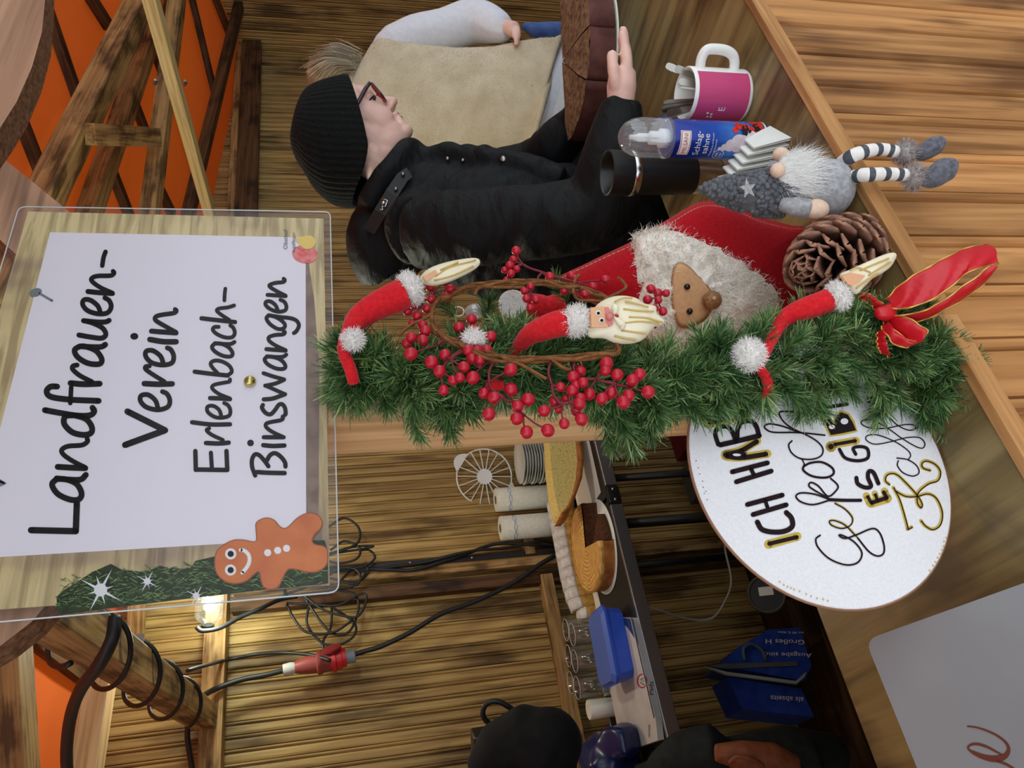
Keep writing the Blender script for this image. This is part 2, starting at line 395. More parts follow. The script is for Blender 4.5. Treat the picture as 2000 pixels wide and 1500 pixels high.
def roof_beam(name, p, q, w, h, k, mat, ext=(.0, .0)):
    P, Q = on_canvas(*p, k), on_canvas(*q, k); d = (Q-P); return beam(name, P-d*ext[0], Q+d*ext[1], w, h, mat, ce)
roof_beam('rafter', (100, 360), (262, 30), .095, .075, .90, M['beam'], (.5, .5))
roof_beam('rafter', (178, 405), (290, 80), .085, .06, .96, M['beam'], (.5, .6))
roof_beam('rafter', (295, 400), (338, 60), .075, .06, .88, M['beam'], (.5, .5))
roof_beam('rafter', (372, 400), (455, 60), .06, .05, .95, M['dark'], (.3, .3))
roof_beam('strut', (168, 262), (300, 268), .07, .06, .87, M['beam'])
for p, q in (((100, 40), (150, 185)), ((38, 228), (78, 330)), ((180, 0), (205, 40)), ((205, 130), (245, 160)), ((300, 95), (320, 150)), ((258, 190), (285, 260)), ((215, 325), (248, 410)),
             ((378, 10), (416, 170)), ((422, 0), (446, 60)), ((345, 195), (385, 330)), ((312, 370), (332, 410))):
    roof_beam('batten', p, q, .05, .03, .985, M['dark'], (.25, .25))
roof_beam('purlin', (35, 1500), (20, 1250), .1, .07, .9, M['beam'], (2.2, .0))
roof_beam('purlin', (170, 1500), (205, 1275), .085, .07, .86, M['post'], (2.0, .3))
roof_beam('purlin', (255, 1500), (262, 1320), .06, .05, .95, M['beam'], (2.0, .9))
roof_beam('batten', (85, 1262), (232, 1375), .05, .03, .985, M['dark'], (.2, .1))
tb_p, tb_q = at_y(88, 1185, 1.35), at_y(402, 1402, 2.92)
tie = beam('tie_beam', tb_p-(tb_q-tb_p)*.42, tb_q, .075, .075, M['beam'], ce)
lb_p, lb_q = at_y(270, -90, 1.1), at_y(412, 425, 2.2); beam('light_batten', lb_p, lb_q+(lb_q-lb_p)*.25, .055, .035, M['batten'], ce)
for x, y, in ((302, 160), (360, 162)):
    p = at_y(x, y, 1.75); obj('bolt', MB().ell(p, (.012, .012, .010), nu=6, nv=4), M['steel'], ce, False)

# front frame: post, braces and arched board
fr = thing('front_post', (.445, .685, 1.05), 'pale pine post carrying the fir garland, with knee braces at its head', 'post')
obj('shaft', MB().box((.445, .685, 1.85), (.080, .06, 1.6), bev=.003), M['post'], fr, False)
def plate(name, pts, y0, y1, mat): 
    m = MB(); m.prism([at_y(p[0], p[1], y0) for p in pts], (0, y1-y0, 0)); m.m = [0, 0]+[1]*(len(m.f)-2); return obj(name, m, [mat, M['facade_cut']], fr, False)
plate('knee_brace', [(-60, 225), (0, 304), (70, 360), (140, 418), (240, 520), (300, 760), (120, 700), (40, 505), (0, 468), (-60, 400)], .665, .70, M['facade'])
plate('knee_brace', [(-90, 1310), (0, 1262), (62, 1214), (160, 1100), (250, 900), (80, 880), (-20, 1060), (-90, 1150)], .665, .70, M['facade'])
arc = [(92, -160), (91, -60), (88, 0), (82, 62), (62, 132), (33, 198), (0, 250), (-60, 330), (-300, 330), (-300, -160)]
plate('arched_board', arc, .63, .665, M['facade'])

# ------------------------------------------------------------------ counter
ct = thing('counter', (1.0, .78, 0), 'long scorched plywood serving counter with vertical board front', 'counter')
obj('counter_top', MB().box((1.0, .783, 1.04), (3.2, .414, .02)), M['ply'], ct, False)
obj('edge_strip', MB().box((1.5335, .5695, 1.041), (2.117, .013, .024), bev=.001), M['strip'], ct, False)
obj('edge_strip', MB().box((-.06, .5695, 1.041), (1.03, .013, .024), bev=.001), M['strip'], ct, False)
cpm = plank_mesh(.082, .0085, 1.03, 'front_plank'); cpm.materials.append(M['front'])
for i in range(39): inst('front_plank', cpm, Matrix.Translation((-.58+i*.082, .592+random.uniform(-.0008, .0008), .515)), ct)
for x in (-.55, .95, 2.5): obj('support_leg', MB().box((x, .93, .515), (.06, .06, 1.03)), M['beam'], ct, False)
# ------------------------------------------------------------------ laminated club sign on the post
SY = .648
def PS(off=0): return lambda x, y: at_y(x, y, SY)+V((0, -off, 0))
tr_, br_, bl_ = (55, 413), (632, 427), (644, 1143)
sg = thing('laminated_sign', at_y(340, 790, SY), 'large laminated sign pinned to the post, lettered for a country women\'s club', 'sign')
def rectpar(tr, br, bl):
    a, b, c = at_y(*tr, SY), at_y(*br, SY), at_y(*bl, SY); return [a, b, c, a+c-b]
def mk_sheet():
    a = NT('sign_wood_print'); t = a.coord((1, 1, 1)); mp = a.n('Mapping'); a.l(t, mp.inputs[0]); mp.inputs['Scale'].default_value = (9, 1, 120)
    n = a.n('TexNoise', Scale=1, Detail=4, Distortion=.8); a.l(mp.outputs[0], n.inputs['Vector'])
    mp2 = a.n('Mapping'); a.l(t, mp2.inputs[0]); mp2.inputs['Scale'].default_value = (9, 1, 5); n2 = a.n('TexNoise', Scale=1, Detail=3); a.l(mp2.outputs[0], n2.inputs['Vector'])
    c = a.ramp(n2.outputs[0], [(.36, rgb(146, 122, 106)), (.47, rgb(206, 184, 136)), (.64, rgb(222, 202, 150))])
    c = a.mix(.5, c, a.ramp(n.outputs[0], [(.38, rgb(122, 100, 82)), (.58, (1, 1, 1, 1))]), 'MULTIPLY')
    a.l(c, a.b.inputs['Base Color']); a.b.inputs['Roughness'].default_value = .5; return a.m
sh = rectpar(tr_, br_, bl_)
obj('printed_sheet', MB().prism(sh, (0, .0012, 0)), mk_sheet(), sg, False)
pn = rectpar((98, 454), (597, 464), (598, 1053))
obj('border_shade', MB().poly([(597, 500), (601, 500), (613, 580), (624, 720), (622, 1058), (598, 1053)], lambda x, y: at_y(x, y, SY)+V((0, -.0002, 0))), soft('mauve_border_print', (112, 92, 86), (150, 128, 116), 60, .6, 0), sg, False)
obj('text_panel', MB().poly([p+V((0, -.0003, 0)) for p in pn]), plain('panel_print', (232, 226, 238), .6), sg, False)
L = MB(); P1 = PS(.0006)
def many(mb, tf, lst, P, k=6):
    for pts, w, s in lst: mb.stroke(tf(pts), w, P, k)
c1 = crop(40, 760, 5); c2 = crop(40, 480, 5); c3 = crop(220, 580, 3.946); c6 = crop(350, 550, 7.146); c4 = crop(460, 530, 7.143); c5 = crop(460, 730, 7.143)
def st(tf, pts, w, close=False): L.stroke(tf(pts), w, P1, 6, closed=close)
def ln(tf, *pts, w):
    q = tf(pts)
    for a, b in zip(q, q[1:]): L.stroke([a, b], w, P1)
w1 = 11.6
ln(c1, (105, 1380), (542, 1390), (552, 1120), w=12.6)
st(c1, [(355, 880), (310, 935), (365, 1025), (480, 1080), (570, 1080), (598, 1020), (550, 930), (450, 885), (360, 880)], w1); st(c1, [(355, 875), (480, 887), (590, 885), (640, 840)], w1)
st(c1, [(365, 762), (500, 770), (635, 775)], w1); st(c1, [(635, 768), (520, 710), (425, 645), (405, 595), (470, 560), (600, 550), (655, 515), (652, 485)], 9.5)
st(c1, [(520, 258), (440, 270), (430, 345), (510, 425), (620, 450), (690, 430), (697, 370), (640, 295), (530, 258)], w1); st(c1, [(240, 208), (400, 238), (560, 262), (680, 258), (722, 220), (705, 185)], w1)
st(c2, [(360, 1378), (295, 1380), (257, 1425), (300, 1478), (480, 1505), (765, 1518)], w1); ln(c2, (488, 1540), (497, 1385), w=9)
st(c2, [(490, 1345), (620, 1355), (775, 1350)], w1); st(c2, [(700, 1332), (580, 1270), (512, 1210), (515, 1178), (555, 1168)], 9.5)
st(c2, [(580, 985), (530, 1022), (560, 1090), (660, 1150), (770, 1158), (795, 1110), (740, 1030), (640, 988), (580, 985)], w1*.95); st(c2, [(580, 985), (700, 992), (790, 990), (830, 968)], w1*.95)
st(c2, [(572, 875), (700, 897), (795, 905), (835, 868), (800, 805), (700, 755), (620, 735)], 10); st(c2, [(617, 735), (745, 748), (830, 747), (867, 732)], 10)
st(c2, [(782, 655), (755, 590), (685, 535), (622, 532), (610, 580), (660, 638), (760, 668), (850, 658), (887, 600), (868, 540), (825, 512)], 9.6)
st(c2, [(660, 450), (780, 462), (900, 470)], 10); st(c2, [(900, 465), (780, 410), (700, 350), (702, 317), (760, 298), (880, 295), (915, 270), (905, 252)], 9)
st(c2, [(800, 198), (812, 120), (832, 62)], 9)
ln(c3, (115, 885), (405, 1030), (97, 1143), w=12.4)
st(c3, [(352, 865), (330, 800), (275, 757), (222, 763), (216, 805), (262, 852), (350, 872), (425, 850), (442, 800), (420, 750), (385, 732)], 9.6)
st(c3, [(245, 670), (350, 675), (460, 672)], 11); st(c3, [(400, 655), (315, 603), (258, 562), (255, 540), (285, 535)], 9)
st(c3, [(393, 520), (370, 460), (312, 417), (262, 420), (256, 460), (300, 508), (380, 527), (455, 512), (472, 460), (450, 410), (422, 395)], 9.6)
st(c3, [(288, 330), (390, 347), (490, 348)], 11); L.dot(*c3([(168, 306)])[0], 7.8, P1, ry=6.6)
st(c3, [(300, 266), (400, 274), (490, 280)], 10); st(c3, [(490, 275), (400, 225), (332, 182), (338, 152), (400, 137), (470, 127), (492, 110), (482, 98)], 9)
ln(c3, (640, 1332), (884, 1336), (878, 1190), w=9); ln(c3, (638, 1190), (642, 1335), w=9); ln(c3, (758, 1203), (766, 1330), w=8.4)
st(c3, [(720, 1128), (820, 1132), (895, 1125)], 9); st(c3, [(850, 1105), (765, 1065), (725, 1030), (745, 1015)], 7.8)
st(c3, [(613, 968), (760, 985), (905, 984)], 8.8)
st(c3, [(842, 935), (822, 875), (775, 842), (732, 850), (735, 890), (790, 928), (850, 932), (900, 915), (907, 870), (887, 835), (860, 820)], 7.8)
st(c3, [(752, 782), (840, 785), (905, 790)], 9); st(c3, [(905, 785), (820, 750), (768, 707), (783, 680), (850, 665), (900, 655), (905, 638)], 7.6)
st(c6, [(218, 1262), (450, 1292), (680, 1315)], 8.8); st(c6, [(540, 1285), (462, 1200), (442, 1142), (500, 1107), (600, 1120), (700, 1180), (735, 1260), (680, 1312)], 7.8)
st(c6, [(495, 872), (458, 920), (510, 988), (620, 1043), (720, 1048), (745, 1000), (690, 922), (590, 872), (495, 868)], 8); st(c6, [(500, 865), (620, 875), (720, 875), (772, 848)], 8)
st(c6, [(552, 637), (492, 640), (472, 680), (530, 738), (640, 783), (740, 780), (777, 720), (755, 650), (715, 617)], 7.8)
st(c6, [(313, 517), (480, 537), (780, 570)], 8.8); st(c6, [(700, 540), (592, 470), (527, 412), (562, 380), (680, 365), (768, 338)], 7.6)
st(c6, [(632, 268), (636, 180), (645, 104)], 7.4)
st(c5, [(685, 1390), (450, 1385), (300, 1375)], 9); st(c5, [(275, 1425), (232, 1300), (232, 1200), (272, 1130), (332, 1142), (400, 1212), (460, 1295)], 8.6); st(c5, [(440, 1212), (482, 1142), (550, 1112), (630, 1160), (690, 1240), (697, 1298)], 8.8)
st(c5, [(388, 1000), (520, 1012), (683, 1005)], 9); L.dot(*c5([(210, 970)])[0], 6.6, P1)
st(c5, [(395, 890), (530, 890), (672, 890)], 8.6); st(c5, [(668, 888), (522, 820), (432, 752), (430, 702), (500, 677), (620, 655), (660, 632), (657, 602)], 8)
st(c5, [(383, 440), (370, 480), (420, 550), (490, 570), (552, 510), (602, 440), (650, 430), (690, 480), (700, 560), (688, 580)], 8.4)
st(c5, [(395, 362), (520, 350), (692, 290)], 8.6); ln(c5, (690, 290), (560, 232), (415, 168), w=7.8); st(c5, [(415, 172), (560, 140), (680, 88)], 8); st(c5, [(680, 85), (520, 40), (392, -3)], 8)
st(c4, [(435, 1197), (407, 1240), (460, 1308), (580, 1363), (680, 1360), (692, 1310), (632, 1240), (520, 1197), (435, 1193)], 8); st(c4, [(440, 1190), (560, 1200), (660, 1197), (708, 1168)], 8)
st(c4, [(432, 1090), (560, 1100), (700, 1110)], 8.4); st(c4, [(700, 1105), (562, 1040), (472, 975), (470, 922), (560, 892), (660, 885), (690, 857), (672, 842)], 7.8)
st(c4, [(460, 622), (432, 662), (482, 740), (590, 808), (670, 800), (690, 750), (640, 690), (550, 637), (460, 618)], 7.8); st(c4, [(460, 617), (620, 642), (760, 657), (850, 692), (885, 760), (850, 838), (815, 866)], 8)
st(c4, [(595, 562), (560, 480), (492, 427), (432, 427), (420, 470), (480, 528), (590, 567), (690, 550), (710, 490), (680, 430), (627, 402)], 7.8)
st(c4, [(447, 333), (570, 340), (700, 350)], 8); st(c4, [(700, 345), (572, 280), (482, 222), (482, 192), (560, 165), (660, 155), (688, 130), (672, 108)], 7.8)
obj('lettering', L, M['ink'], sg, False, label='black handwritten words in four lines')
# fir branch, sparkles, gingerbread figure printed on the sheet
P2 = PS(.0007); P3 = PS(.0010); P4 = PS(.0013); P5 = PS(.0016)
fb = MB().poly([(111, 1166), (124, 1154), (153, 1136), (180, 1118), (217, 1102), (238, 1113), (273, 1117), (295, 1114), (313, 1105), (337, 1113), (372, 1110), (382, 1096), (430, 1085), (520, 1075), (600, 1056), (634, 1056), (640, 1075), (641, 1140), (520, 1152), (400, 1166), (260, 1183), (122, 1201), (112, 1195)], P2)
obj('fir_print', fb, soft('fir_print_base', (22, 32, 18), (50, 66, 34), 140, .6, 0), sg, False)
rn = random.Random(3)
fn = [MB(), MB()]
for i in range(620):
    x = rn.uniform(118, 636); lo = 1160-.12*(x-110) if x > 180 else 1165; y = rn.uniform(max(1062, 1128-.13*(x-150)), 1188-.1*(x-150)); a = rn.uniform(-.7, .7)+rn.choice((0, math.pi)); l_ = rn.uniform(7, 17)
    fn[i % 2].stroke([(x, y), (x+l_*math.cos(a), min(y+l_*math.sin(a), 1198-.115*(x-140)))], 1.5, P3)
obj('needle_print', fn[0], plain('needle_print_green', (118, 150, 82), .6), sg, False); obj('needle_print', fn[1], plain('needle_print_dark', (66, 98, 52), .6), sg, False)
cF = crop(100, 1080, 6.25); cG = crop(380, 980, 6.667)
sp = MB()
for (cx, cy, k) in ((610, 460, 1.0), (1178, 355, .52), (1775, 530, .5)):
    for j in range(8):
        a = math.radians(-62+45*j); r = (290, 185)[j % 2]*k*(1 if j % 4 != 1 else .9); b = a+math.pi/2
        q = [(cx+r*math.cos(a), cy+r*math.sin(a)), (cx+22*k*math.cos(b), cy+22*k*math.sin(b)), (cx-22*k*math.cos(b), cy-22*k*math.sin(b))]; sp.poly(cF(q), P4)
    sp.dot(*cF([(cx, cy)])[0], 80*k/6.25, P5)
obj('sparkle_print', sp, plain('sparkle_print', (226, 226, 232), .6), sg, False)
gb = cG([(260, 760), (290, 650), (370, 570), (500, 505), (640, 500), (780, 525), (803, 470), (795, 370), (800, 280), (880, 225), (970, 215), (1050, 250), (1110, 320), (1165, 350), (1230, 320), (1330, 220), (1440, 160), (1540, 150), (1620, 190), (1670, 270), (1650, 360), (1570, 440), (1540, 520), (1580, 560), (1680, 580), (1735, 640), (1735, 800), (1680, 880), (1580, 930), (1450, 930), (1340, 900), (1240, 890), (1190, 940), (1150, 1020), (1110, 1100), (1050, 1150), (960, 1155), (890, 1110), (860, 1030), (840, 930), (780, 960), (690, 1040), (560, 1080), (430, 1065), (330, 1000), (270, 900)])
gq = cat([V(p) for p in gb], 4, True)
obj('gingerbread_outline_print', MB().poly([(p.x, p.y) for p in gq], P4), plain('gingerbread_edge_print', (150, 78, 32), .6), sg, False)
cxm = sum(p.x for p in gq)/len(gq); cym = sum(p.y for p in gq)/len(gq)
ins = []
for i, p in enumerate(gq):
    d = (gq[(i+1) % len(gq)]-gq[i-1]).normalized(); ins.append(p+V((-d.y, d.x))*2.2)
def ginger():
    a = NT('gingerbread_print'); n = a.n('TexNoise', Scale=45, Detail=4); a.l(a.coord(), n.inputs['Vector'])
    a.l(a.ramp(n.outputs[0], [(.3, rgb(192, 92, 34)), (.7, rgb(212, 120, 54))]), a.b.inputs['Base Color']); a.b.inputs['Roughness'].default_value = .5; return a.m
obj('gingerbread_print', MB().poly([(p.x, p.y) for p in ins], P5), ginger(), sg, False, label='orange gingerbread man with a white icing smile')
P6 = PS(.0019); P7 = PS(.0022)
ic = MB()
for p in ((475, 690), (472, 900)): ic.dot(*cG([p])[0], 11, P6)
for p in ((955, 675), (1085, 645), (1200, 618)): ic.dot(*cG([p])[0], 7, P6)
ic.stroke(cG([(605, 640), (655, 650), (708, 705), (718, 780), (690, 855), (625, 935)]), 7.4, P6)
obj('icing_print', ic, plain('icing_print', (234, 232, 236), .5), sg, False)
pu = MB()
for p in ((475, 692), (474, 902)): pu.dot(*cG([p])[0], 6, P7)
obj('pupil_print', pu, M['ink'], sg, False)
nl = MB(); nl.dot(70, 572, 12.5, P2, ry=8, rot=-.3); nl.stroke([(78, 574), (102, 588)], 4.5, P2); nl.stroke([(-8, 938), (8, 944)], 5, P2); nl.poly([(-10, 930), (14, 945), (-10, 956)], P2)
obj('nail_print', nl, plain('nail_print', (112, 122, 128), .5), sg, False)
cL = crop(520, 400, 10.71)
ap = MB().dot(*cL([(810, 1040)])[0], 25, P2, ry=18, rot=.1); obj('apple_print', ap, soft('apple_print', (214, 60, 60), (232, 150, 150), 120, .5, 0), sg, False)
pe = [(600, 735), (700, 690), (840, 658), (940, 660), (1020, 730), (1035, 810), (980, 900), (880, 938), (780, 920), (690, 830)]
obj('pear_print', MB().poly([(p.x, p.y) for p in cat([V(q) for q in cL(pe)], 4, True)], P3), plain('pear_print', (226, 196, 96), .5), sg, False)
lt = MB()
for body, (x0, y0), sz in (('Obsthof', cL([(445, 945)])[0], 11.5), ('Ingelfinger', cL([(605, 1010)])[0], 9.5)):
    lt.text(body, sz, lambda s, t: P4(x0-t, y0-s))
obj('logo_lettering', lt, plain('logo_ink', (70, 80, 96), .5), sg, False)
# clear pouch in front of everything, wider than the paper
po = rectpar((38, 405), (645, 415), (662, 1157))
def rounded(q, r):
    out = []
    for i in range(4):
        a, b, c = q[i-1], q[i], q[(i+1) % 4]; u, w = (a-b).normalized(), (c-b).normalized()
        for t in range(5): s_ = t/4; out.append(b+u*r*(1-s_)**2+w*r*s_**2)
    return out
pm_ = MB().poly([p+V((0, -.003, 0)) for p in rounded(po, .008)]); pm_.poly([p+V((0, .0022, 0)) for p in rounded(po, .008)])
obj('laminate', pm_, clear('clear_laminate', (.98, .985, .985, 1), .012, .012, .12, 260), sg, False, label='clear plastic pouch around the paper')
rim = MB(); rim.tube([p+V((0, -.001, 0)) for p in rounded(po, .008)], .0007, 5, closed=True); obj('laminate_rim', rim, plain('laminate_rim', (214, 220, 224), .3), sg)
pin = MB().lathe([(.0001, .0052), (.003, .0046), (.0052, .0025), (.006, 0), (.0058, -.0005)], at_y(488, 745, SY-.003), 18, Matrix.Rotation(math.pi/2, 3, 'X'))
obj('drawing_pin', pin, M['brass'], None, True, label='round brass drawing pin holding the laminated sign', cat_='pin')

# ------------------------------------------------------------------ round white board with hand lettering
DC, DR, DA = V((.327, .655, 1.2015)), .149, -.17
Dn = V((math.sin(DA), -math.cos(DA), 0)); De = V((math.cos(DA), math.sin(DA), 0)); Dz = V((0, 0, 1))
def PD(off):
    def f(x, y):
        d = ray(x, y); t = (DC+Dn*off-CAM).dot(Dn)/d.dot(Dn); return CAM+d*t
    return f
rdb = thing('round_board', DC-V((0, 0, DR)), 'round white board with black and gold hand lettering, standing behind the garland', 'sign')
Rd = Matrix((De, -Dz, -Dn)).transposed()
Rd = Matrix((De, Dz, Dn)).transposed()
obj('board', MB().lathe([(DR*.2, 0), (DR-.001, 0), (DR, -.001), (DR, -.004), (DR-.001, -.005), (DR*.2, -.005)], DC, 90, Rd), [soft('white_card', (234, 234, 239), (244, 244, 249), 400, .7, .1, .0004)], rdb, True, sharp=40)
obj('rim', MB().tube([DC-Dn*.0025+(De*math.cos(t)+Dz*math.sin(t))*(DR+.0004) for t in [2*math.pi*i/90 for i in range(90)]], .0018, 6, closed=True), plain('card_edge', (150, 110, 84), .8), rdb)
g1 = crop(1360, 780, 5); g2 = crop(1560, 760, 4.168)
K = MB(); G = MB(); Wm = MB(); q1, q2, q3, q4 = PD(.0006), PD(.0010), PD(.0014), PD(.0018)
def kb_(tf, pts, w, P=q2, mb=K, closed=False): mb.stroke(tf(pts), w, P, 6, closed=closed)
def gl_(tf, pts, w): G.stroke(tf(pts), w, q1, 6)
gl_(g1, [(705, 1415), (985, 1338)], 17); kb_(g1, [(712, 1410), (982, 1345)], 8)
kb_(g1, [(597, 1198), (640, 1268), (740, 1295), (860, 1288), (937, 1240), (930, 1160), (880, 1105)], 10)
for p in ([(500, 1027), (840, 935)], [(555, 1125), (878, 1030)], [(352, 708), (695, 620)], [(392, 805), (732, 700)]): kb_(g1, p, 9.5)
kb_(g1, [(672, 985), (695, 1050)], 7.5); kb_(g1, [(535, 680), (565, 740)], 8)
gl_(g1, [(285, 535), (430, 500), (595, 405)], 16); gl_(g1, [(300, 560), (440, 565), (695, 530)], 16); gl_(g1, [(290, 545), (450, 530)], 20)
kb_(g1, [(285, 540), (430, 505), (590, 412)], 9.5); kb_(g1, [(300, 555), (440, 570), (680, 535)], 9.5); kb_(g1, [(440, 500), (470, 550)], 9); 
Wm.dot(*g1([(395, 542)])[0], 8, q3, ry=2.6, rot=.05)
kb_(g1, [(235, 445), (440, 398), (615, 355)], 10); kb_(g1, [(215, 440), (186, 335), (222, 275), (300, 268), (350, 315), (385, 405)], 8.6); kb_(g1, [(400, 390), (405, 290), (440, 228), (530, 212), (585, 260), (612, 350)], 9)
gl_(g1, [(115, 240), (300, 200), (495, 150)], 17); kb_(g1, [(135, 225), (480, 150)], 9); kb_(g1, [(135, 225), (110, 140)], 8); kb_(g1, [(480, 150), (450, 70)], 8); kb_(g1, [(300, 190), (280, 110)], 8)
kb_(g1, [(935, 405), (903, 445), (930, 520), (1010, 575), (1130, 585), (1220, 550), (1236, 480), (1180, 410), (1080, 350), (950, 290), (860, 225), (812, 150), (830, 120), (960, 122), (1120, 126), (1122, 92), (1060, 40)], 3)
kb_(g1, [(1255, 350), (1000, 325), (760, 322), (682, 292), (668, 262), (720, 240), (850, 265), (1010, 325)], 3.2)
kb_(g1, [(1060, 640), (1035, 590), (1000, 570)], 2.4)
kb_(g2, [(45, 620), (38, 660), (110, 708), (220, 720), (283, 690), (272, 640), (190, 595), (100, 600), (45, 625)], 4.4)
kb_(g2, [(505, 905), (380, 905), (250, 900)], 6.4); kb_(g2, [(250, 905), (120, 940), (20, 918), (-22, 872), (20, 845), (130, 855), (250, 895), (140, 830), (85, 790), (100, 760), (160, 788), (240, 872), (310, 820), (317, 780), (262, 727)], 3.4)
ge = [(295, 930), (380, 980), (437, 1050), (420, 1110), (350, 1135), (270, 1110), (250, 1075), (300, 1073), (380, 1110), (470, 1200)]
gl_(g2, [(x+4, y-5) for x, y in ge], 3.2); kb_(g2, ge, 2.4)
kb_(g2, [(175, 1190), (140, 1222), (160, 1290), (250, 1380), (380, 1430), (480, 1412), (515, 1332), (450, 1242), (355, 1190), (330, 1192), (380, 1215), (480, 1182), (600, 1135), (660, 1170), (695, 1270), (690, 1338), (640, 1358), (570, 1320), (480, 1210)], 3.4)
gl_(g2, [(590, 930), (725, 890)], 17); gl_(g2, [(580, 930), (552, 868)], 14); gl_(g2, [(640, 905), (620, 850)], 12); gl_(g2, [(725, 890), (698, 830)], 14)
kb_(g2, [(595, 925), (715, 885)], 8); kb_(g2, [(590, 925), (562, 875)], 6); kb_(g2, [(642, 905), (625, 860)], 6); kb_(g2, [(718, 885), (692, 838)], 7)
kb_(g2, [(470, 722), (482, 770), (540, 800), (590, 790), (565, 720), (572, 670), (610, 680), (650, 768)], 8)
kb_(g2, [(332, 490), (380, 560), (480, 583), (562, 560), (562, 490), (510, 468), (445, 480), (465, 530)], 6.4)
gl_(g2, [(290, 450), (468, 420)], 15); gl_(g2, [(262, 468), (264, 470)], 21); kb_(g2, [(296, 450), (462, 420)], 6.6); K.dot(*g2([(262, 468)])[0], 5.6, q2)
bp_ = [(205, 250), (250, 242), (290, 288), (302, 220), (345, 188), (400, 208), (440, 270), (468, 335), (360, 358), (262, 374)]
K.poly(g2(bp_), q2); G.stroke(g2(bp_), 8, q1, 1, False, closed=True)
Wm.dot(*g2([(270, 308)])[0], 6, q3, ry=4.2); Wm.dot(*g2([(372, 262)])[0], 7.5, q3, ry=6)
kb_(g2, [(165, 150), (280, 140), (395, 122)], 7); kb_(g2, [(135, 120), (195, 235)], 8)
for pts in ([(770, 800), (820, 900), (868, 1060), (888, 1140)], [(885, 1140), (920, 1122)], [(735, 775), (702, 740), (722, 692), (790, 690), (870, 760), (960, 860), (1000, 930), (992, 963), (962, 920), (970, 840), (1050, 770), (1130, 740), (1150, 670), (1110, 612), (1040, 582), (1000, 602), (1010, 640), (1068, 660)], [(790, 830), (870, 870), (960, 870), (1050, 850), (1120, 890), (1165, 1000), (1150, 1100), (1090, 1140), (1030, 1112), (995, 1070)]):
    gl_(g2, pts, 6.4); kb_(g2, [(x+5, y+4) for x, y in pts], 2.2)
kb_(g2, [(812, 582), (805, 622), (850, 680), (930, 708), (980, 680), (960, 622), (890, 575), (800, 560)], 2.4)
kb_(g2, [(890, 575), (912, 540), (885, 495), (780, 425), (640, 373), (558, 380), (552, 415), (620, 448), (740, 430), (880, 395), (982, 395), (1027, 440), (1010, 480), (950, 465), (840, 400), (720, 315), (600, 255), (530, 253), (510, 280), (570, 313), (700, 320), (860, 290), (940, 295), (950, 325), (890, 333), (800, 290), (710, 205), (640, 163), (580, 168), (590, 200), (660, 215), (712, 195), (712, 150), (650, 95), (560, 62)], 2.2)
kb_(g2, [(560, 105), (640, 120), (700, 112), (735, 85)], 2.4); kb_(g2, [(540, 90), (620, 60), (700, 40)], 2.2)
dt = MB(); dk = MB()
for p in g2([(1202, 1210), (1185, 1240), (1180, 1278), (1167, 1308), (1150, 1340), (1132, 1372), (1115, 1408), (1095, 1437), (1068, 1477)])+crop(1300, 760, 2.857)([(637, 1075), (660, 1092), (680, 1102), (700, 1110), (718, 1118), (748, 1128), (785, 1143), (812, 1155), (846, 1167), (880, 1172), (906, 1181), (1412, 160), (1425, 182)]): dt.dot(*p, 1.9, q2, 8)
for p in g1([(0, 600), (20, 668), (33, 728), (62, 798), (68, 858), (95, 897), (78, 918), (107, 980)]): dk.dot(*p, 1.0, q2, 7)
obj('black_lettering', K, plain('brown_black_ink', (44, 35, 38), .9, 0, .0), rdb, False, kind='stuff'); obj('gold_lettering', G, M['gold'], rdb, False, kind='stuff')
obj('letter_counter', Wm, plain('counter_white', (240, 240, 244), .7), rdb, False); obj('gold_dots', dt, plain('pale_gold_ink', (206, 180, 120), .6), rdb, False, kind='stuff'); obj('black_dots', dk, M['ink'], rdb, False, kind='stuff')

# ------------------------------------------------------------------ white menu card tilted on the counter (its corner is in view)
mdir = V((0, 1, .5306)).normalized(); mnr = V((0, -.5306, 1)).normalized(); mc = at_z(1690, 1250, 1.155)
mq = [mc+V((.0, 0, 0)), mc-V((.30, 0, 0)), mc-V((.30, 0, 0))-mdir*.213, mc-mdir*.213]
def PM(off):
    def f(x, y):
        d = ray(x, y); return CAM+d*((mc+mnr*off-CAM).dot(mnr)/d.dot(mnr))
    return f
mcd = thing('menu_card', mq[3], 'white round-cornered card with a brown cursive letter, tilted on the counter', 'sign')
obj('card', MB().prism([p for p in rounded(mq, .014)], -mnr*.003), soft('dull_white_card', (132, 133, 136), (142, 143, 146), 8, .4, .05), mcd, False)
obj('back_support', MB().prism([mc-V((.1, 0, 0))-mdir*.03-mnr*.004, mc-V((.2, 0, 0))-mdir*.03-mnr*.004, V((mc.x-.2, mc.y-.02, 1.0505)), V((mc.x-.1, mc.y-.02, 1.0505))], (0, .004, 0)), M['white'], mcd, False)
E_ = MB(); ce_ = crop(1840, 1380, 12.5)
E_.stroke([(x, y, w/12.5) for (x, y), w in zip(ce_([(625, 480), (850, 512), (1100, 592), (1350, 712), (1550, 870), (1620, 1000), (1605, 1120), (1500, 1230), (1300, 1275), (1050, 1240), (800, 1140), (665, 1060), (635, 990), (720, 925), (880, 915), (1100, 985), (1300, 1090), (1450, 1170)]), (36, 40, 46, 54, 60, 80, 110, 150, 165, 130, 95, 50, 50, 60, 66, 60, 50, 40))], [w/12.5 for w in (36, 40, 46, 54, 60, 80, 110, 150, 165, 130, 95, 50, 50, 60, 66, 60, 50, 40)], PM(.0006))
E_.stroke(ce_([(1350, 1330), (1550, 1400), (1720, 1500), (1950, 1650)]), 5, PM(.0006))
obj('cursive_letter', E_, plain('brown_ink', (104, 58, 46), .8, 0, .05), mcd, False)
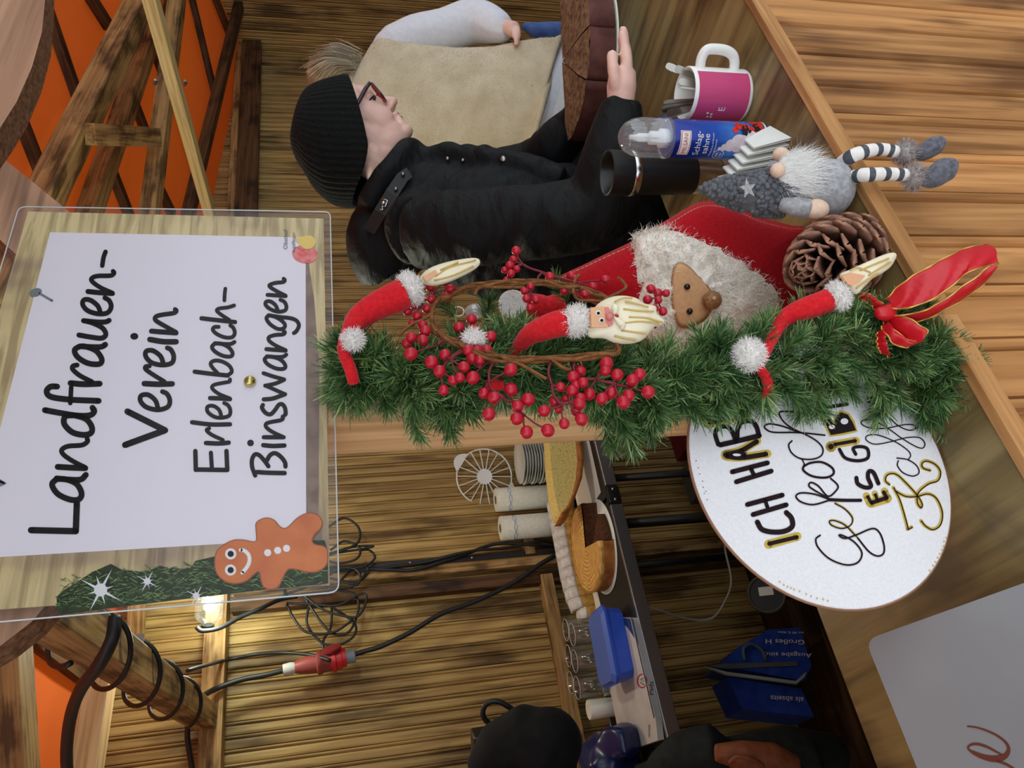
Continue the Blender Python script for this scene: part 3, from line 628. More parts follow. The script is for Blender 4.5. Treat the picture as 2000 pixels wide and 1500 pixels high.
# ------------------------------------------------------------------ mug of cutlery
UPZ = V((0, 0, 1)); crh = V((cr.x, cr.y, 0)).normalized(); cfh = V((cf.x, cf.y, 0)).normalized()
def toward(p): d = CAM-p; d.z = 0; return d.normalized()
mb_ = at_z(1449, 188, 1.0505); mg = thing('mug', mb_, 'white and magenta mug holding cutlery, beside the spray can', 'mug')
Rz = lambda a: Matrix.Rotation(a, 3, 'Z')
mgh = (crh*.88+toward(mb_)*.47).normalized(); ah = math.atan2(mgh.y, mgh.x)                       # handle points to the right of the picture's upright view
R_ = .0405; H_ = .1
obj('body', MB().lathe([(.0001, .004), (.030, .004), (.0335, .0), (R_-.0015, .002), (R_, .006), (R_, H_-.002), (R_-.0015, H_), (R_-.003, H_-.002), (R_-.0035, .008), (.0001, .007)], mb_, 40), M['white'], mg, sharp=50)
hp = cat([mb_+mgh*x+UPZ*z for x, z in ((.037, .082), (.052, .083), (.064, .078), (.067, .066), (.066, .046), (.060, .032), (.050, .026), (.037, .024))], 5)
obj('handle', MB().tube(hp, .0065, 12, flat=1.25), M['white'], mg)
obj('printed_band', MB().lathe([(R_+.0004, .008), (R_+.0004, H_-.006)], mb_, 40, None, False, ah-.44, ah-.44-5.0), plain('magenta_print', (198, 72, 122), .25), mg)
lm = MB(); av = math.atan2(toward(mb_).y, toward(mb_).x)
def wrap(c, r, a0, z0): return lambda s, t: c+V((r*math.cos(a0+s/r), r*math.sin(a0+s/r), z0+t))
fx = wrap(mb_, R_+.0008, av-.62, .045)
lm.text('E', .016, fx); P_ = lambda x, y: fx(x, y)
for x, y in ((-.006, .019), (-.012, .017), (-.012, .023), (-.004, .026)): lm.dot(x, y, .0022, P_, 10)
obj('letter_print', lm, M['white'], mg, False, kind='stuff')
CUT = plain('cutlery_steel', (150, 148, 142), .25, 1)
def cutlery(nm, x, y, lean, L, kind, lab):
    p0 = mb_+V((0, 0, .012)); top = at_d(x, y, depth_of(mb_)-.02+lean); d = (top-p0); d = d.normalized(); e = frame(d, toward(mb_))[0]; nrm = d.cross(e); q = p0+V((0, 0, 0)); rings = []
    Ls = (top-p0).length
    for t, w in ((0, .010), (.12, .012), (.2, .004), (.5, .0045), (.75, .008), (.92, .0105), (.98, .009), (1, .005)):
        c = p0+d*Ls*t; rings.append([c+e*w*.55+nrm*.0009, c-e*w*.55+nrm*.0009, c-e*w*.55-nrm*.0009, c+e*w*.55-nrm*.0009])
    obj(nm, MB().loft(rings), CUT, None, False, label=lab, cat_='cutlery', group='cutlery in the mug')
for i, (x, y, ln_) in enumerate(((1301, 127, .03), (1320, 132, .0), (1326, 157, .02), (1322, 163, .03), (1296, 203, .0), (1293, 214, -.01), (1303, 222, -.02), (1286, 232, .01))):
    cutlery('cake_fork', x, y, ln_, .17, 0, ('outer steel handle leaning out by the mug handle', 'inner steel handle leaning out by the mug handle', 'short steel handle in the middle of the mug, front one', 'short steel handle in the middle of the mug, rear one', 'broad steel handle rising nearest the spray can cap', 'bright steel handle beside the broad one in the mug', 'flat steel handle low on the mug rim by the can', 'longest steel handle peeking out behind the spray can cap')[i])
# ------------------------------------------------------------------ cream spray can
cb = at_z(1483, 277, 1.0505); cn = thing('spray_can', cb, 'blue whipped cream spray can with a clear domed cap', 'can'); r0 = .0285
av = math.atan2(toward(cb).y, toward(cb).x); FA = av-.0
def canm():
    a = NT('can_print'); t = a.coord(); s = a.n('SeparateXYZ'); a.l(t, s.inputs[0])
    n = a.n('TexNoise', Scale=38, Detail=3); a.l(t, n.inputs['Vector'])
    ad = a.n('Math', operation='MULTIPLY_ADD'); a.l(n.outputs[0], ad.inputs[0]); ad.inputs[1].default_value = .02; a.l(s.outputs['Z'], ad.inputs[2])
    mr = a.n('MapRange'); a.l(ad.outputs[0], mr.inputs[0]); mr.inputs[1].default_value = -.078; mr.inputs[2].default_value = .078
    c = a.ramp(mr.outputs[0], [(0, rgb(40, 90, 190)), (.45, rgb(60, 120, 205)), (.62, rgb(22, 74, 178)), (1, rgb(14, 40, 140))])
    a.l(c, a.b.inputs['Base Color']); a.b.inputs['Roughness'].default_value = .22; a.b.inputs['Metallic'].default_value = .25; return a.m
obj('body', MB().lathe([(.001, .001), (r0-.004, .001), (r0-.001, .0), (r0, .004), (r0, .150), (r0-.002, .154), (.001, .154)], cb, 36), canm(), cn, sharp=50)
obj('foot_ring', MB().lathe([(r0, .0), (r0+.0012, .001), (r0+.0012, .004), (r0, .005)], cb, 36, None, False), M['alu'], cn)
def cyl(off, a0, z0, r=r0): return lambda s, t: cb+V(((r+off)*math.cos(a0+s/r), (r+off)*math.sin(a0+s/r), z0+t))
cw = cyl(.0004, FA, 0)
# berries and cream at the foot of the print: raised print patches
bk = MB(); rb = MB(); wc = MB()
rn = random.Random(5)
for i in range(26):
    x = rn.choice((rn.uniform(.006, .036), rn.uniform(-.036, .036))); y = rn.uniform(.008, .056 if x > .008 else .022); rb.disc(x, y, rn.uniform(.004, .008), cyl(.0003+i*.00001, FA, 0), 10, 3)
for (bx, by) in ((.017, .038), (.021, .018)):
    for i in range(22): 
        a = rn.uniform(0, 6.3); q = rn.uniform(0, .0085); bk.dot(bx+q*math.cos(a), by+q*math.sin(a)*.8, .0022, cyl(.0008+i*.00001, FA, 0), 7)
for (x, y, r) in ((-.004, .034, .016), (-.004, .050, .0135), (-.007, .063, .009), (-.010, .073, .0052), (-.012, .080, .0026), (.006, .030, .010), (-.014, .026, .012)): wc.disc(x, y, r, cyl(.0007, FA, 0), 18, 5)
obj('berry_print', rb, soft('red_fruit_print', (190, 30, 30), (224, 70, 50), 200, .35, 0), cn, False, kind='stuff'); obj('blackberry_print', bk, plain('blackberry_print', (34, 26, 36), .3), cn, False, kind='stuff'); obj('cream_print', wc, soft('cream_print', (196, 184, 196), (224, 214, 220), 90, .4, 0), cn, False, kind='stuff')
tx = MB(); bx = MB(); rd = MB(); w_ = cyl(.0010, FA, 0); wr_ = cyl(.0014, FA, 0); bd = MB()
def recta(mb, x0, x1, y0, y1, fn, n=6):
    for i in range(n): a, b = x0+(x1-x0)*i/n, x0+(x1-x0)*(i+1)/n; mb.add([fn(a, y0), fn(b, y0), fn(b, y1), fn(a, y1)], [(0, 1, 2, 3)])
recta(bx, -.0245, .012, .128, .145, w_); recta(bd, -.0235, .011, .1292, .1438, cyl(.0012, FA, 0)); recta(bx, -.0227, .0102, .1302, .1428, wr_)
wrt = cyl(.0016, FA, 0); rd.text('MILSANI', .0088, lambda s, t: wrt(-.0215+s*.93, .1333+t*1.05))
tx.text('Schlag-', .0132, lambda s, t: w_(-.0245+s, .1115+t)); tx.text('sahne', .0132, lambda s, t: w_(-.0215+s, .0985+t))
tx.text('Sahnezubereitung, mit Pflanzenfett', .0042, lambda s, t: w_(-.026+s*.62, .0915+t*.8)); tx.text('ultrahocherhitzt', .0042, lambda s, t: w_(-.018+s*.7, .0862+t*.8))
tx.stroke([(-.022+.0085*math.cos(a/6*6.283), .0785+.0085*math.sin(a/6*6.283)) for a in range(7)], .0007, w_, 5); tx.text('30%', .0055, lambda s, t: w_(-.0272+s, .079+t)); tx.text('Fett', .0045, lambda s, t: w_(-.0262+s, .0738+t))
obj('white_lettering', tx, M['white'], cn, False, kind='stuff'); obj('brand_plate', bx, M['white'], cn, False, kind='stuff'); obj('brand_border', bd, plain('red_print', (196, 44, 52), .4), cn, False); obj('red_lettering', rd, plain('red_letter', (190, 36, 44), .4), cn, False, kind='stuff')
cap = clear('clear_cap', (.93, .95, .97, 1), .12, .10, .08)
m = MB(); N = 48; rings = []
for (r, z) in ((r0+.0012, .153), (r0+.0012, .160), (r0, .161), (r0-.0005, .195), (r0-.003, .210), (r0-.009, .222), (r0-.018, .2285), (.004, .231)):
    rings.append([cb+V((r*k*math.cos(t), r*k*math.sin(t), z)) for t, k in ((2*math.pi*j/N, 1+(.0 if z < .18 else .05)*math.cos(16*2*math.pi*j/N)) for j in range(N))])
m.loft(rings, True); obj('cap', m, cap, cn)
nz = MB().lathe([(.014, .154), (.014, .166), (.010, .168), (.010, .182), (.0062, .184), (.0062, .200), (.0045, .202), (.0035, .214), (.001, .215)], cb, 20); obj('nozzle', nz, plain('white_nozzle', (236, 238, 240), .4), cn)
# ------------------------------------------------------------------ thermos mug
tb = at_z(1398, 343, 1.0505); th = thing('thermos_mug', tb, 'open black travel mug with steel bands behind the spray can', 'mug'); tr0 = .0375
obj('body', MB().lathe([(tr0-.0025, .200), (tr0, .199), (tr0, .160), (tr0-.0015, .157), (tr0-.003, .145), (tr0-.0035, .05), (tr0-.0045, .046)], tb, 36, None, False), plain('black_rubber', (24, 25, 27), .45), th, sharp=40)
obj('inside', MB().lathe([(tr0-.0025, .200), (tr0-.004, .198), (tr0-.0065, .02), (.001, .018)], tb, 36, None, False), plain('black_inside', (16, 16, 17), .35), th)
obj('steel_band', MB().lathe([(tr0-.001, .162), (tr0+.0006, .161), (tr0+.0006, .150), (tr0-.002, .149)], tb, 36, None, False), M['steel'], th)
obj('steel_base', MB().lathe([(tr0-.0045, .047), (tr0-.0055, .03), (tr0-.008, .001), (.001, 0)], tb, 36, None, False), M['steel'], th, sharp=40)
# ------------------------------------------------------------------ folded paper napkins
for i, (x, y, x2, y2) in enumerate(((1523, 262, 1497, 258), (1519, 276, 1482, 284), (1515, 292, 1470, 296), (1512, 305, 1460, 312), (1508, 318, 1446, 322), (1504, 338, 1430, 338))):
    a = at_z(x, y, 1.0506); n = toward(a)*.5+crh*.9; n.normalize(); s = V((-n.y, n.x, 0)); hgt = .040+.006*i; lean = n*-.018
    m = MB()
    for q in (0, 1): m.prism([a-s*.032+n*.003*q, a+s*.032+n*.003*q, a+s*.028+UPZ*hgt+lean+n*.0015*q, a-s*.020+UPZ*(hgt+.008)+lean+n*.0015*q], n*.0009)
    obj('folded_napkin', m, M['paper'], None, False, label='white folded paper napkin in the fan by the gnome, '+('the one nearest the spray can', 'second from the spray can', 'third from the spray can', 'third from the thermos mug', 'second from the thermos mug', 'the one nearest the thermos mug')[i], cat_='napkin', group='fanned napkins')
nk = at_z(1500, 350, 1.0505); obj('kraft_tag', MB().box(nk+V((.012, .01, .030)), (.020, .0012, .028), Rz(-.6)), plain('kraft', (176, 150, 108), .8), None, False, org=nk, label='small brown kraft tag standing among the white napkins', cat_='tag')

# ------------------------------------------------------------------ grey gnome sitting on the counter edge
gs = at_z(1640, 372, 1.051); gs.y = max(gs.y, .615); gn = thing('gnome_doll', gs, 'grey felt gnome doll with white beard and striped legs hanging over the counter', 'doll')
GD = depth_of(gs); gfelt = soft('grey_felt', (140, 141, 146), (180, 181, 186), 160, .95, .5, .001, .2); knit = soft('grey_knit', (84, 87, 92), (112, 115, 120), 120, .95, .6, .002, .1)
dfelt = soft('slate_felt', (76, 78, 88), (116, 118, 128), 190, .95, .6, .001, .2); beige = soft('beige_felt', (228, 196, 172), (240, 212, 188), 200, .95, .3, .001)
def gp(x, y, o=0): return at_d(x, y, GD-.03+o-(1650-x)*.00015)
def pxr(n, d): return n*d/F
body = MB(); c0 = gp(1598, 368); body.ell(c0, (.036, .036, .043), Rz(yaw)); body.ell(c0-UPZ*.012, (.039, .038, .034)); obj('body', fuse(body, .0035, 5), gfelt, gn)
hat = MB(); rings = []; lump = MB(); rn = random.Random(9)
hr = [(1371, 370, 5), (1384, 370, 11), (1400, 372, 18), (1425, 374, 27), (1455, 377, 35), (1490, 378, 42), (1518, 375, 45), (1526, 374, 43)]
hc = cat([V(q) for q in hr], 3)
for q in hc:
    c = gp(q.x, q.y); r = pxr(q.z, depth_of(c)); rings.append([c+crh*r*math.cos(t)+cfh*r*.9*math.sin(t)+UPZ*(r*.35*math.sin(t+.6) if q.x > 1480 else 0) for t in [2*math.pi*i/28 for i in range(28)]])
hat.loft(rings)
for p, n in surf(hat, 420, rn): hat.ell(p+n*.0006 if (p-gp(1450, 376)).dot(n) > 0 else p-n*.0006, (.0042, .0042, .0034), Matrix.Rotation(rn.random()*3, 3, V((rn.random(), rn.random(), rn.random()))), 6, 4)
obj('hat', hat, knit, gn)
sc = gp(1461, 368, -.040); stv = MB(); e1 = crh; e2 = (UPZ-cfh*.12).normalized(); pr = []
for i in range(10): a = math.radians(72*i/2+8); r = (.0125, .0052)[i % 2]; pr.append(sc+e1*r*math.sin(a)+e2*r*math.cos(a))
stv.prism(pr, -cfh*-.0015)
def glitter():
    a = NT('silver_glitter'); n = a.n('TexVoronoi', Scale=900); a.l(a.coord(), n.inputs['Vector']); a.l(a.ramp(n.outputs['Color'], [(.2, rgb(150, 152, 156)), (.8, rgb(236, 236, 240))]), a.b.inputs['Base Color'])
    a.b.inputs['Metallic'].default_value = .5; a.b.inputs['Roughness'].default_value = .35; a.bump(n.outputs['Color'], .8, .001); return a.m
obj('star', stv, glitter(), gn, False, label='silver glitter star')
obj('nose', MB().ell(gp(1519, 333, -.038), .0092), beige, gn)
arm = MB().tube(cat([gp(1525, 398, -.02), gp(1548, 403, -.03), gp(1580, 408, -.035)], 4), [.010]*4+[.0125]*4+[.013], 14); obj('arm', fuse(arm, .003, 4), gfelt, gn)
obj('hand', MB().ell(gp(1594, 409, -.035), (.0135, .0125, .0165)), beige, gn); obj('hand', MB().ell(gp(1526, 302, .01), (.010, .009, .011)), beige, gn)
arm = MB().tube([gp(1512, 340, .02), gp(1520, 318, .015)], .011, 12); obj('arm', arm, gfelt, gn)
bb = MB(); roots = []
bas = MB().ell(gp(1556, 342, -.022), (.026, .016, .030), Rz(-yaw)); obj('beard_base', bas, plain('beard_base', (232, 232, 232), .9), gn)
for p, n in surf(bas, 1500, rn):
    roots.append((p, ((p-gp(1556, 342, -.022)).normalized()*.5-cfh*.5+crh*.1)))
hairs(bb, roots, .026, .0007, .35, V((0, 0, -.75)), 4, rn)
roots = [(gp(rn.uniform(1535, 1565), rn.uniform(312, 330), -.02), crh*.9-UPZ*.5-cfh*.2) for _ in range(90)]; hairs(bb, roots, .034, .0004, .5, V((0, 0, -.2)), 4, rn)
obj('beard', bb, plain('white_fur', (244, 244, 242), .9), gn, kind='stuff')
lw, lg = soft('white_knit', (232, 230, 226), (246, 244, 240), 200, .95, .4, .001), soft('grey_stripe_knit', (72, 76, 84), (96, 100, 108), 200, .95, .4, .001)
def leg(px, ys, cuff, shoe):
    P = [at_y(x, y, yy) for (x, y), yy in zip(px, ys)]; Q = cat(P, 6); n = len(Q); m = MB(); m.tube(Q, [.0095-.0018*i/n for i in range(n)], 14)
    per = len(m.f)//(n-1) if n > 1 else 1
    for fi in range(len(m.f)-2): m.m[fi] = int((fi//14)/(n-1)*11.99) % 2
    lo = obj('leg', m, [lg, lw], gn)
    cc = at_y(*cuff, ys[-1]); fur = MB(); cbm = MB().ell(cc, (.014, .014, .011)); hairs(fur, [(p, (p-cc).normalized()) for p, n in surf(cbm, 900, rn)], .008, .0007, .25, V((0, 0, -.1)), 2, rn); fur.add(cbm.v, cbm.f)
    obj('fur_cuff', fur, soft('taupe_fur', (148, 140, 140), (186, 178, 176), 200, .95, .3), lo, kind='stuff')
    (sx_, sy_), (tx_, ty_), hw = shoe; A = at_y(sx_, sy_, ys[-1]); B = at_y(tx_, ty_, ys[-1]-.022); d = (B-A); a, b, d2 = frame(d); R = Matrix((a, b, d2)).transposed()
    obj('shoe', fuse(MB().ell((A+B)/2, (hw, hw*.95, d.length/2+.004), R).ell(A*.35+B*.65, (hw*1.04, hw*1.0, d.length*.33), R), .0025, 4), dfelt, lo)
leg([(1626, 338), (1640, 322), (1662, 306), (1690, 296), (1722, 292), (1752, 297)], [.60, .575, .548, .540, .540, .540], (1768, 300), ((1790, 306), (1842, 274), .0125))
leg([(1648, 358), (1660, 349), (1680, 343), (1705, 341), (1738, 340), (1770, 342)], [.60, .575, .548, .540, .540, .540], (1786, 346), ((1806, 358), (1864, 318), .0155))
bl = at_z(1640, 425, 1.0505); obj('wooden_block', MB().box(bl+V((.0, .012, .013)), (.030, .024, .026), Rz(-.3), bev=.0015), M['post'], None, False, org=bl, label='small wooden block lying between gnome and pine cone', cat_='block')

# ------------------------------------------------------------------ big felt santa leaning on the counter
fs = at_z(1592, 500, 1.0505)+cfh*.035; fz = thing('felt_santa', fs, 'big red felt santa with curly fleece beard and a round wooden nose', 'decoration'); fn_ = -toward(fs)
def PF(x, y, off=0):
    d = ray(x, y); n = toward(fs); return CAM+d*((fs+n*off-CAM).dot(n)/d.dot(n))
def pillow(pts, th, base=0, cen=None, rg=8, k=5, noise_=0, back=True, seed=0):
    o = cat([V(p) for p in pts], k, True); n = len(o); cx = V(cen) if cen else sum(o, V((0, 0)))/n; m = MB(); rings = []
    for sgn in ((-1, 1) if back else (1,)):
        seq = range(rg, -1, -1) if sgn < 0 else range(1 if back else 0, rg+1)
        for i in seq:
            s_ = i/rg*.97; row = []
            for q in o:
                w = q*(1-s_)+cx*s_; h = th*math.sqrt(max(0, 1-(1-s_)**2.2))
                if noise_ and sgn > 0: h += noise_*noise.noise(V((w.x*.045, w.y*.045, seed)))+noise_*.7*noise.noise(V((w.x*.1, w.y*.1, seed+3)))
                row.append(PF(w.x, w.y, base+sgn*h))
            rings.append(row)
    m.loft(rings); return m, o
out = [(1082, 550), (1150, 512), (1240, 468), (1305, 428), (1370, 394), (1430, 400), (1490, 425), (1545, 440), (1588, 450), (1602, 520), (1596, 600), (1570, 670), (1450, 700), (1320, 700), (1240, 660), (1190, 610), (1130, 580)]
m, o = pillow(out, .034, 0, (1400, 560)); obj('felt_body', m, M['deepfelt'], fz)
sm = MB()
for i in range(0, 43):
    t = i; a = o[t]; b = o[(t+1) % len(o)]; cx = V((1400, 560))
    for s0, s1 in ((.05, .40), (.55, .9)):
        p = a+(b-a)*s0; q = a+(b-a)*s1; f = lambda w: w+(cx-w).normalized()*9
        p, q = f(p), f(q); sm.tube([PF(p.x, p.y, .0125), PF(q.x, q.y, .0125)], .0005, 4)
obj('stitching', sm, plain('pale_thread', (226, 170, 150), .8), fz, kind='stuff')
flo = [(1236, 480), (1252, 455), (1300, 446), (1345, 455), (1392, 470), (1440, 490), (1482, 515), (1512, 545), (1532, 580), (1525, 630), (1480, 662), (1400, 676), (1310, 684), (1255, 650), (1238, 565)]
m, o2 = pillow(flo, .036, .014, (1355, 570), 12, 6, .006, False, 2); fl_ = M['fleece'] = soft('cream_fleece', (232, 222, 208), (250, 246, 238), 60, .95, .6, .004, .3)
obj('fleece_base', m, fl_, fz)
hm = MB(); rn = random.Random(4); up_ = toward(fs)
pts = [(p, n if n.dot(up_) > 0 else -n) for p, n in surf(m, 9000, rn)]
fc = [(1316, 520), (1330, 512), (1346, 520), (1362, 536), (1382, 556), (1394, 580), (1390, 606), (1376, 626), (1352, 638), (1330, 640), (1318, 620), (1312, 590), (1311, 555)]
fcc = V((1350, 575))
def infc(p): 
    z = depth_of(p); d = p-CAM; x = 1000-d.dot(cu)/z*F; y = 750-d.dot(cr)/z*F; return ((x-1352)/40)**2+((y-576)/66)**2 < 1
hairs(hm, [q for q in pts if not infc(q[0])], .010, .0015, .8, V((0, 0, -.25)), 4, rn); obj('fleece_curls', hm, fl_, fz, kind='stuff')
ed = MB(); hairs(ed, [(PF(p.x+rn.uniform(-3, 3), p.y, .016), (up_+crh*.6).normalized()) for p in o2[:45] for _ in range(14)], .012, .001, .7, V((0, 0, 0)), 4, rn); obj('fleece_curls', ed, fl_, fz, kind='stuff')
m, _o = pillow(fc, .007, .049, (1352, 576), 6, 4, 0, False); obj('face', m, soft('tan_felt', (206, 158, 116), (218, 172, 128), 160, .95, .2, .0006), fz)
for x, y in ((1342, 560), (1347, 608)): obj('eye', MB().ell(PF(x, y, .057), .0042), plain('black_button', (18, 18, 20), .25), fz)
obj('nose', MB().ell(PF(1391, 586, .066), .0125, None, 20, 14), wood('nose_wood', (172, 128, 86), (140, 100, 64), (120, 84, 54), .1, 2, 6, .5), fz)
obj('nose_pin', MB().ell(PF(1395, 583, .0785), .0028), plain('nose_pin', (196, 160, 120), .6), fz)

# ------------------------------------------------------------------ pine cone
ca, cbp = at_d(1556, 532, .875), at_d(1682, 488, .965); cax = (ca-cbp).normalized(); Lc = (ca-cbp).length
pc = thing('pine_cone', at_z(1690, 520, 1.0505), 'large open brown pine cone lying on the counter edge', 'pine cone')
pcb = wood('cone_core', (70, 46, 32), (46, 30, 22), (30, 20, 15), .3, 2, 3); a_, b_, _ = frame(cax)
obj('core', MB().tube([cbp, cbp*.5+ca*.5, ca], [.016, .018, .006], 12), pcb, pc)
def scale_mesh(i):
    m = MB(); W_ = [(0, .004, 0), (.35, .008, .001), (.65, .0125, .004), (.85, .0125, .0075), (1, .0075, .0105), (1.06, .001, .0115)]; rings = []
    for t, w, z in W_:
        row = []
        for j in range(7):
            s_ = -1+2*j/6; row.append(V((w*s_, t*.03, z-.0035*s_*s_)))
        for j in range(6, -1, -1):
            s_ = -1+2*j/6; row.append(V((w*s_*.96, t*.03, z-.0035*s_*s_-.0022)))
        rings.append(row)
    m.loft(rings); return m.mesh('scale')
def conem():
    a = NT('cone_scale'); t = a.coord(); s = a.n('SeparateXYZ'); a.l(t, s.inputs[0]); mr = a.n('MapRange'); a.l(s.outputs['Y'], mr.inputs[0]); mr.inputs[2].default_value = .032
    n = a.n('TexNoise', Scale=220, Detail=3); a.l(a.coord((1, 1, 1), 5), n.inputs['Vector'])
    c = a.ramp(mr.outputs[0], [(.25, rgb(44, 30, 22)), (.62, rgb(92, 60, 42)), (.8, rgb(172, 134, 116)), (.92, rgb(150, 108, 88)), (1, rgb(190, 150, 120))])
    c = a.mix(.4, c, a.ramp(n.outputs[0], [(.3, rgb(70, 46, 34)), (.7, rgb(190, 150, 132))]), 'OVERLAY'); a.l(c, a.b.inputs['Base Color']); a.b.inputs['Roughness'].default_value = .6; return a.m
scm = scale_mesh(0); scm.materials.append(conem())
for i in range(84):
    t = (i+.5)/84; ang = i*2.39996; prof = math.sin(math.pi*min(1, .22+.78*t))**.7; rad = .012+.004*prof; k = (.55+.75*prof)*(1 if t < .8 else .8)
    tilt = math.radians(8+78*t**2.2+7*math.sin(i*3.1)); o_ = a_*math.cos(ang)+b_*math.sin(ang); yy = o_*math.cos(tilt)+cax*math.sin(tilt); zz = cax*math.cos(tilt)-o_*math.sin(tilt); xx = yy.cross(zz)
    R = Matrix((xx*k, yy*k, zz*k)).transposed().to_4x4(); R.translation = cbp+cax*(Lc*.92*t**.85)+o_*rad*(1-.5*t); inst('scale', scm, R, pc)
# ------------------------------------------------------------------ fir garland along the post
gpath = [(676, 716, .762, 26), (700, 712, .742, 44), (760, 738, .735, 58), (850, 752, .738, 62), (930, 730, .742, 60), (1010, 708, .748, 57), (1100, 722, .755, 68), (1200, 768, .768, 78), (1300, 750, .78, 76), (1400, 726, .792, 74), (1500, 716, .808, 86), (1600, 700, .825, 104), (1700, 684, .845, 114), (1780, 708, .858, 114), (1836, 750, .865, 84)]
gc = cat([V(q) for q in [V((a, b, c)) for a, b, c, d in gpath]], 6); gw = cat([V((d, 0)) for a, b, c, d in gpath], 6)
gd = thing('fir_garland', at_z(1790, 730, 1.0505), 'artificial green fir garland running down the post to the counter', 'garland')
obj('wire', MB().tube([at_d(p.x, p.y, p.z) for p in gc], .0022, 6), plain('green_wire', (40, 60, 36), .7), gd)
def needlem():
    a = NT('fir_needles'); g = a.n('NewGeometry'); oi = a.n('ObjectInfo'); ad = a.n('Math', operation='MULTIPLY_ADD'); a.l(oi.outputs['Random'], ad.inputs[0]); ad.inputs[1].default_value = .35
    mm = a.n('Math', operation='MULTIPLY'); a.l(g.outputs['Random Per Island'], mm.inputs[0]); mm.inputs[1].default_value = .65; a.l(mm.outputs[0], ad.inputs[2])
    a.l(a.ramp(ad.outputs[0], [(0, rgb(36, 72, 44)), (.35, rgb(70, 108, 62)), (.7, rgb(116, 150, 84)), (.97, rgb(176, 194, 140))]), a.b.inputs['Base Color']); a.b.inputs['Roughness'].default_value = .38; a.b.inputs['Specular IOR Level'].default_value = .5
    return a.m
ndm = needlem(); twm = plain('twig_wire', (96, 70, 44), .8); tufts = []
for v in range(9):
    rn = random.Random(40+v); m = MB(); AL = .038
    m.tube([(0, 0, 0), (0, 0, AL)], .0011, 5); m.mi = 1
    for i in range(150):
        t = rn.random(); z = AL*(.05+.95*t); a = rn.uniform(0, 6.283); ca2 = rn.uniform(.35, 1.0) if t < .92 else rn.uniform(.0, .5); L_ = rn.uniform(.017, .029)
        d = V((math.cos(a)*ca2, math.sin(a)*ca2, rn.uniform(.55, 1.0))).normalized(); sd = d.cross(V((rn.gauss(0, 1), rn.gauss(0, 1), rn.gauss(0, 1)))).normalized()*.0007
        p = V((0, 0, z)); q = p+d*L_*.55+V((rn.gauss(0, .0008), rn.gauss(0, .0008), 0)); e = p+d*L_+V((rn.gauss(0, .002), rn.gauss(0, .002), -.0005))
        m.add([p-sd, p+sd, q+sd, q-sd, e+sd*.5, e-sd*.5], [(0, 1, 2, 3), (3, 2, 4, 5)])
    me = m.mesh('tuft', smooth=False); me.materials.append(twm); me.materials.append(ndm); tufts.append(me)
rn = random.Random(77)
def put_tuft(c, d, s=1.0):
    a, b, d = frame(d); R = (Matrix((a, b, d)).transposed() @ Matrix.Rotation(rn.random()*6.28, 3, 'Z')).to_4x4() @ Matrix.Scale(s, 4); R.translation = c; inst('tuft', rn.choice(tufts), R, gd)
for i in range(292):
    t = min(rn.random()*1.02, .9995)*(len(gc)-1.001); k = int(t); c = gc[k].lerp(gc[k+1], t-k); w = gw[k].x
    ax = (at_d(gc[k+1].x, gc[k+1].y, gc[k+1].z)-at_d(gc[k].x, gc[k].y, gc[k].z)).normalized()
    sd = rn.uniform(-1, 1); s_ = rn.uniform(.72, 1.0); reach = 58*s_
    base = at_d(c.x+rn.gauss(0, 8), c.y+sd*max(w-reach, 6), c.z+rn.uniform(-.012, .014)-.012*(1-abs(sd)))
    d = crh*(-sd*1.25+rn.gauss(0, .3))-cfh*rn.uniform(.15, 1.2)*(1.3-abs(sd))+ax*rn.gauss(.25, .65)
    put_tuft(base, d, s_)
fil = MB()
for i in range(7500):
    t = rn.random()*(len(gc)-1.001); k = int(t); c = gc[k].lerp(gc[k+1], t-k); w = gw[k].x; sd = rn.gauss(0, .42)
    p = at_d(c.x+rn.gauss(0, 6), c.y+max(-1, min(1, sd))*w*.72, c.z+rn.uniform(-.012, .022)); d = (crh*(-sd*1.1+rn.gauss(0, .7))-cfh*rn.uniform(-.2, 1.0)+UPZ*rn.gauss(-.1, .8)).normalized(); L_ = rn.uniform(.018, .028)
    sv = d.cross(V((rn.gauss(0, 1), rn.gauss(0, 1), rn.gauss(0, 1)))).normalized()*.00055; e = p+d*L_; fil.add([p-sv, p+sv, e+sv*.5, e-sv*.5], [(0, 1, 2, 3)])
obj('inner_needles', fil, ndm, gd, False, kind='stuff')
for x, y, z, dx, dz in ((1810, 610, .83, 1, .2), (1180, 825, .765, -1, -.2), (1235, 828, .77, -1, .1), (860, 800, .735, -1, -.4), (800, 800, .735, -1, -.3), (1110, 592, .80, .8, .5), (890, 622, .80, .6, .5), (945, 635, .80, .8, -.2), (1010, 655, .78, .5, .9)):
    put_tuft(at_d(x, y, z), crh*dx+UPZ*dz-cfh*.3, .7)

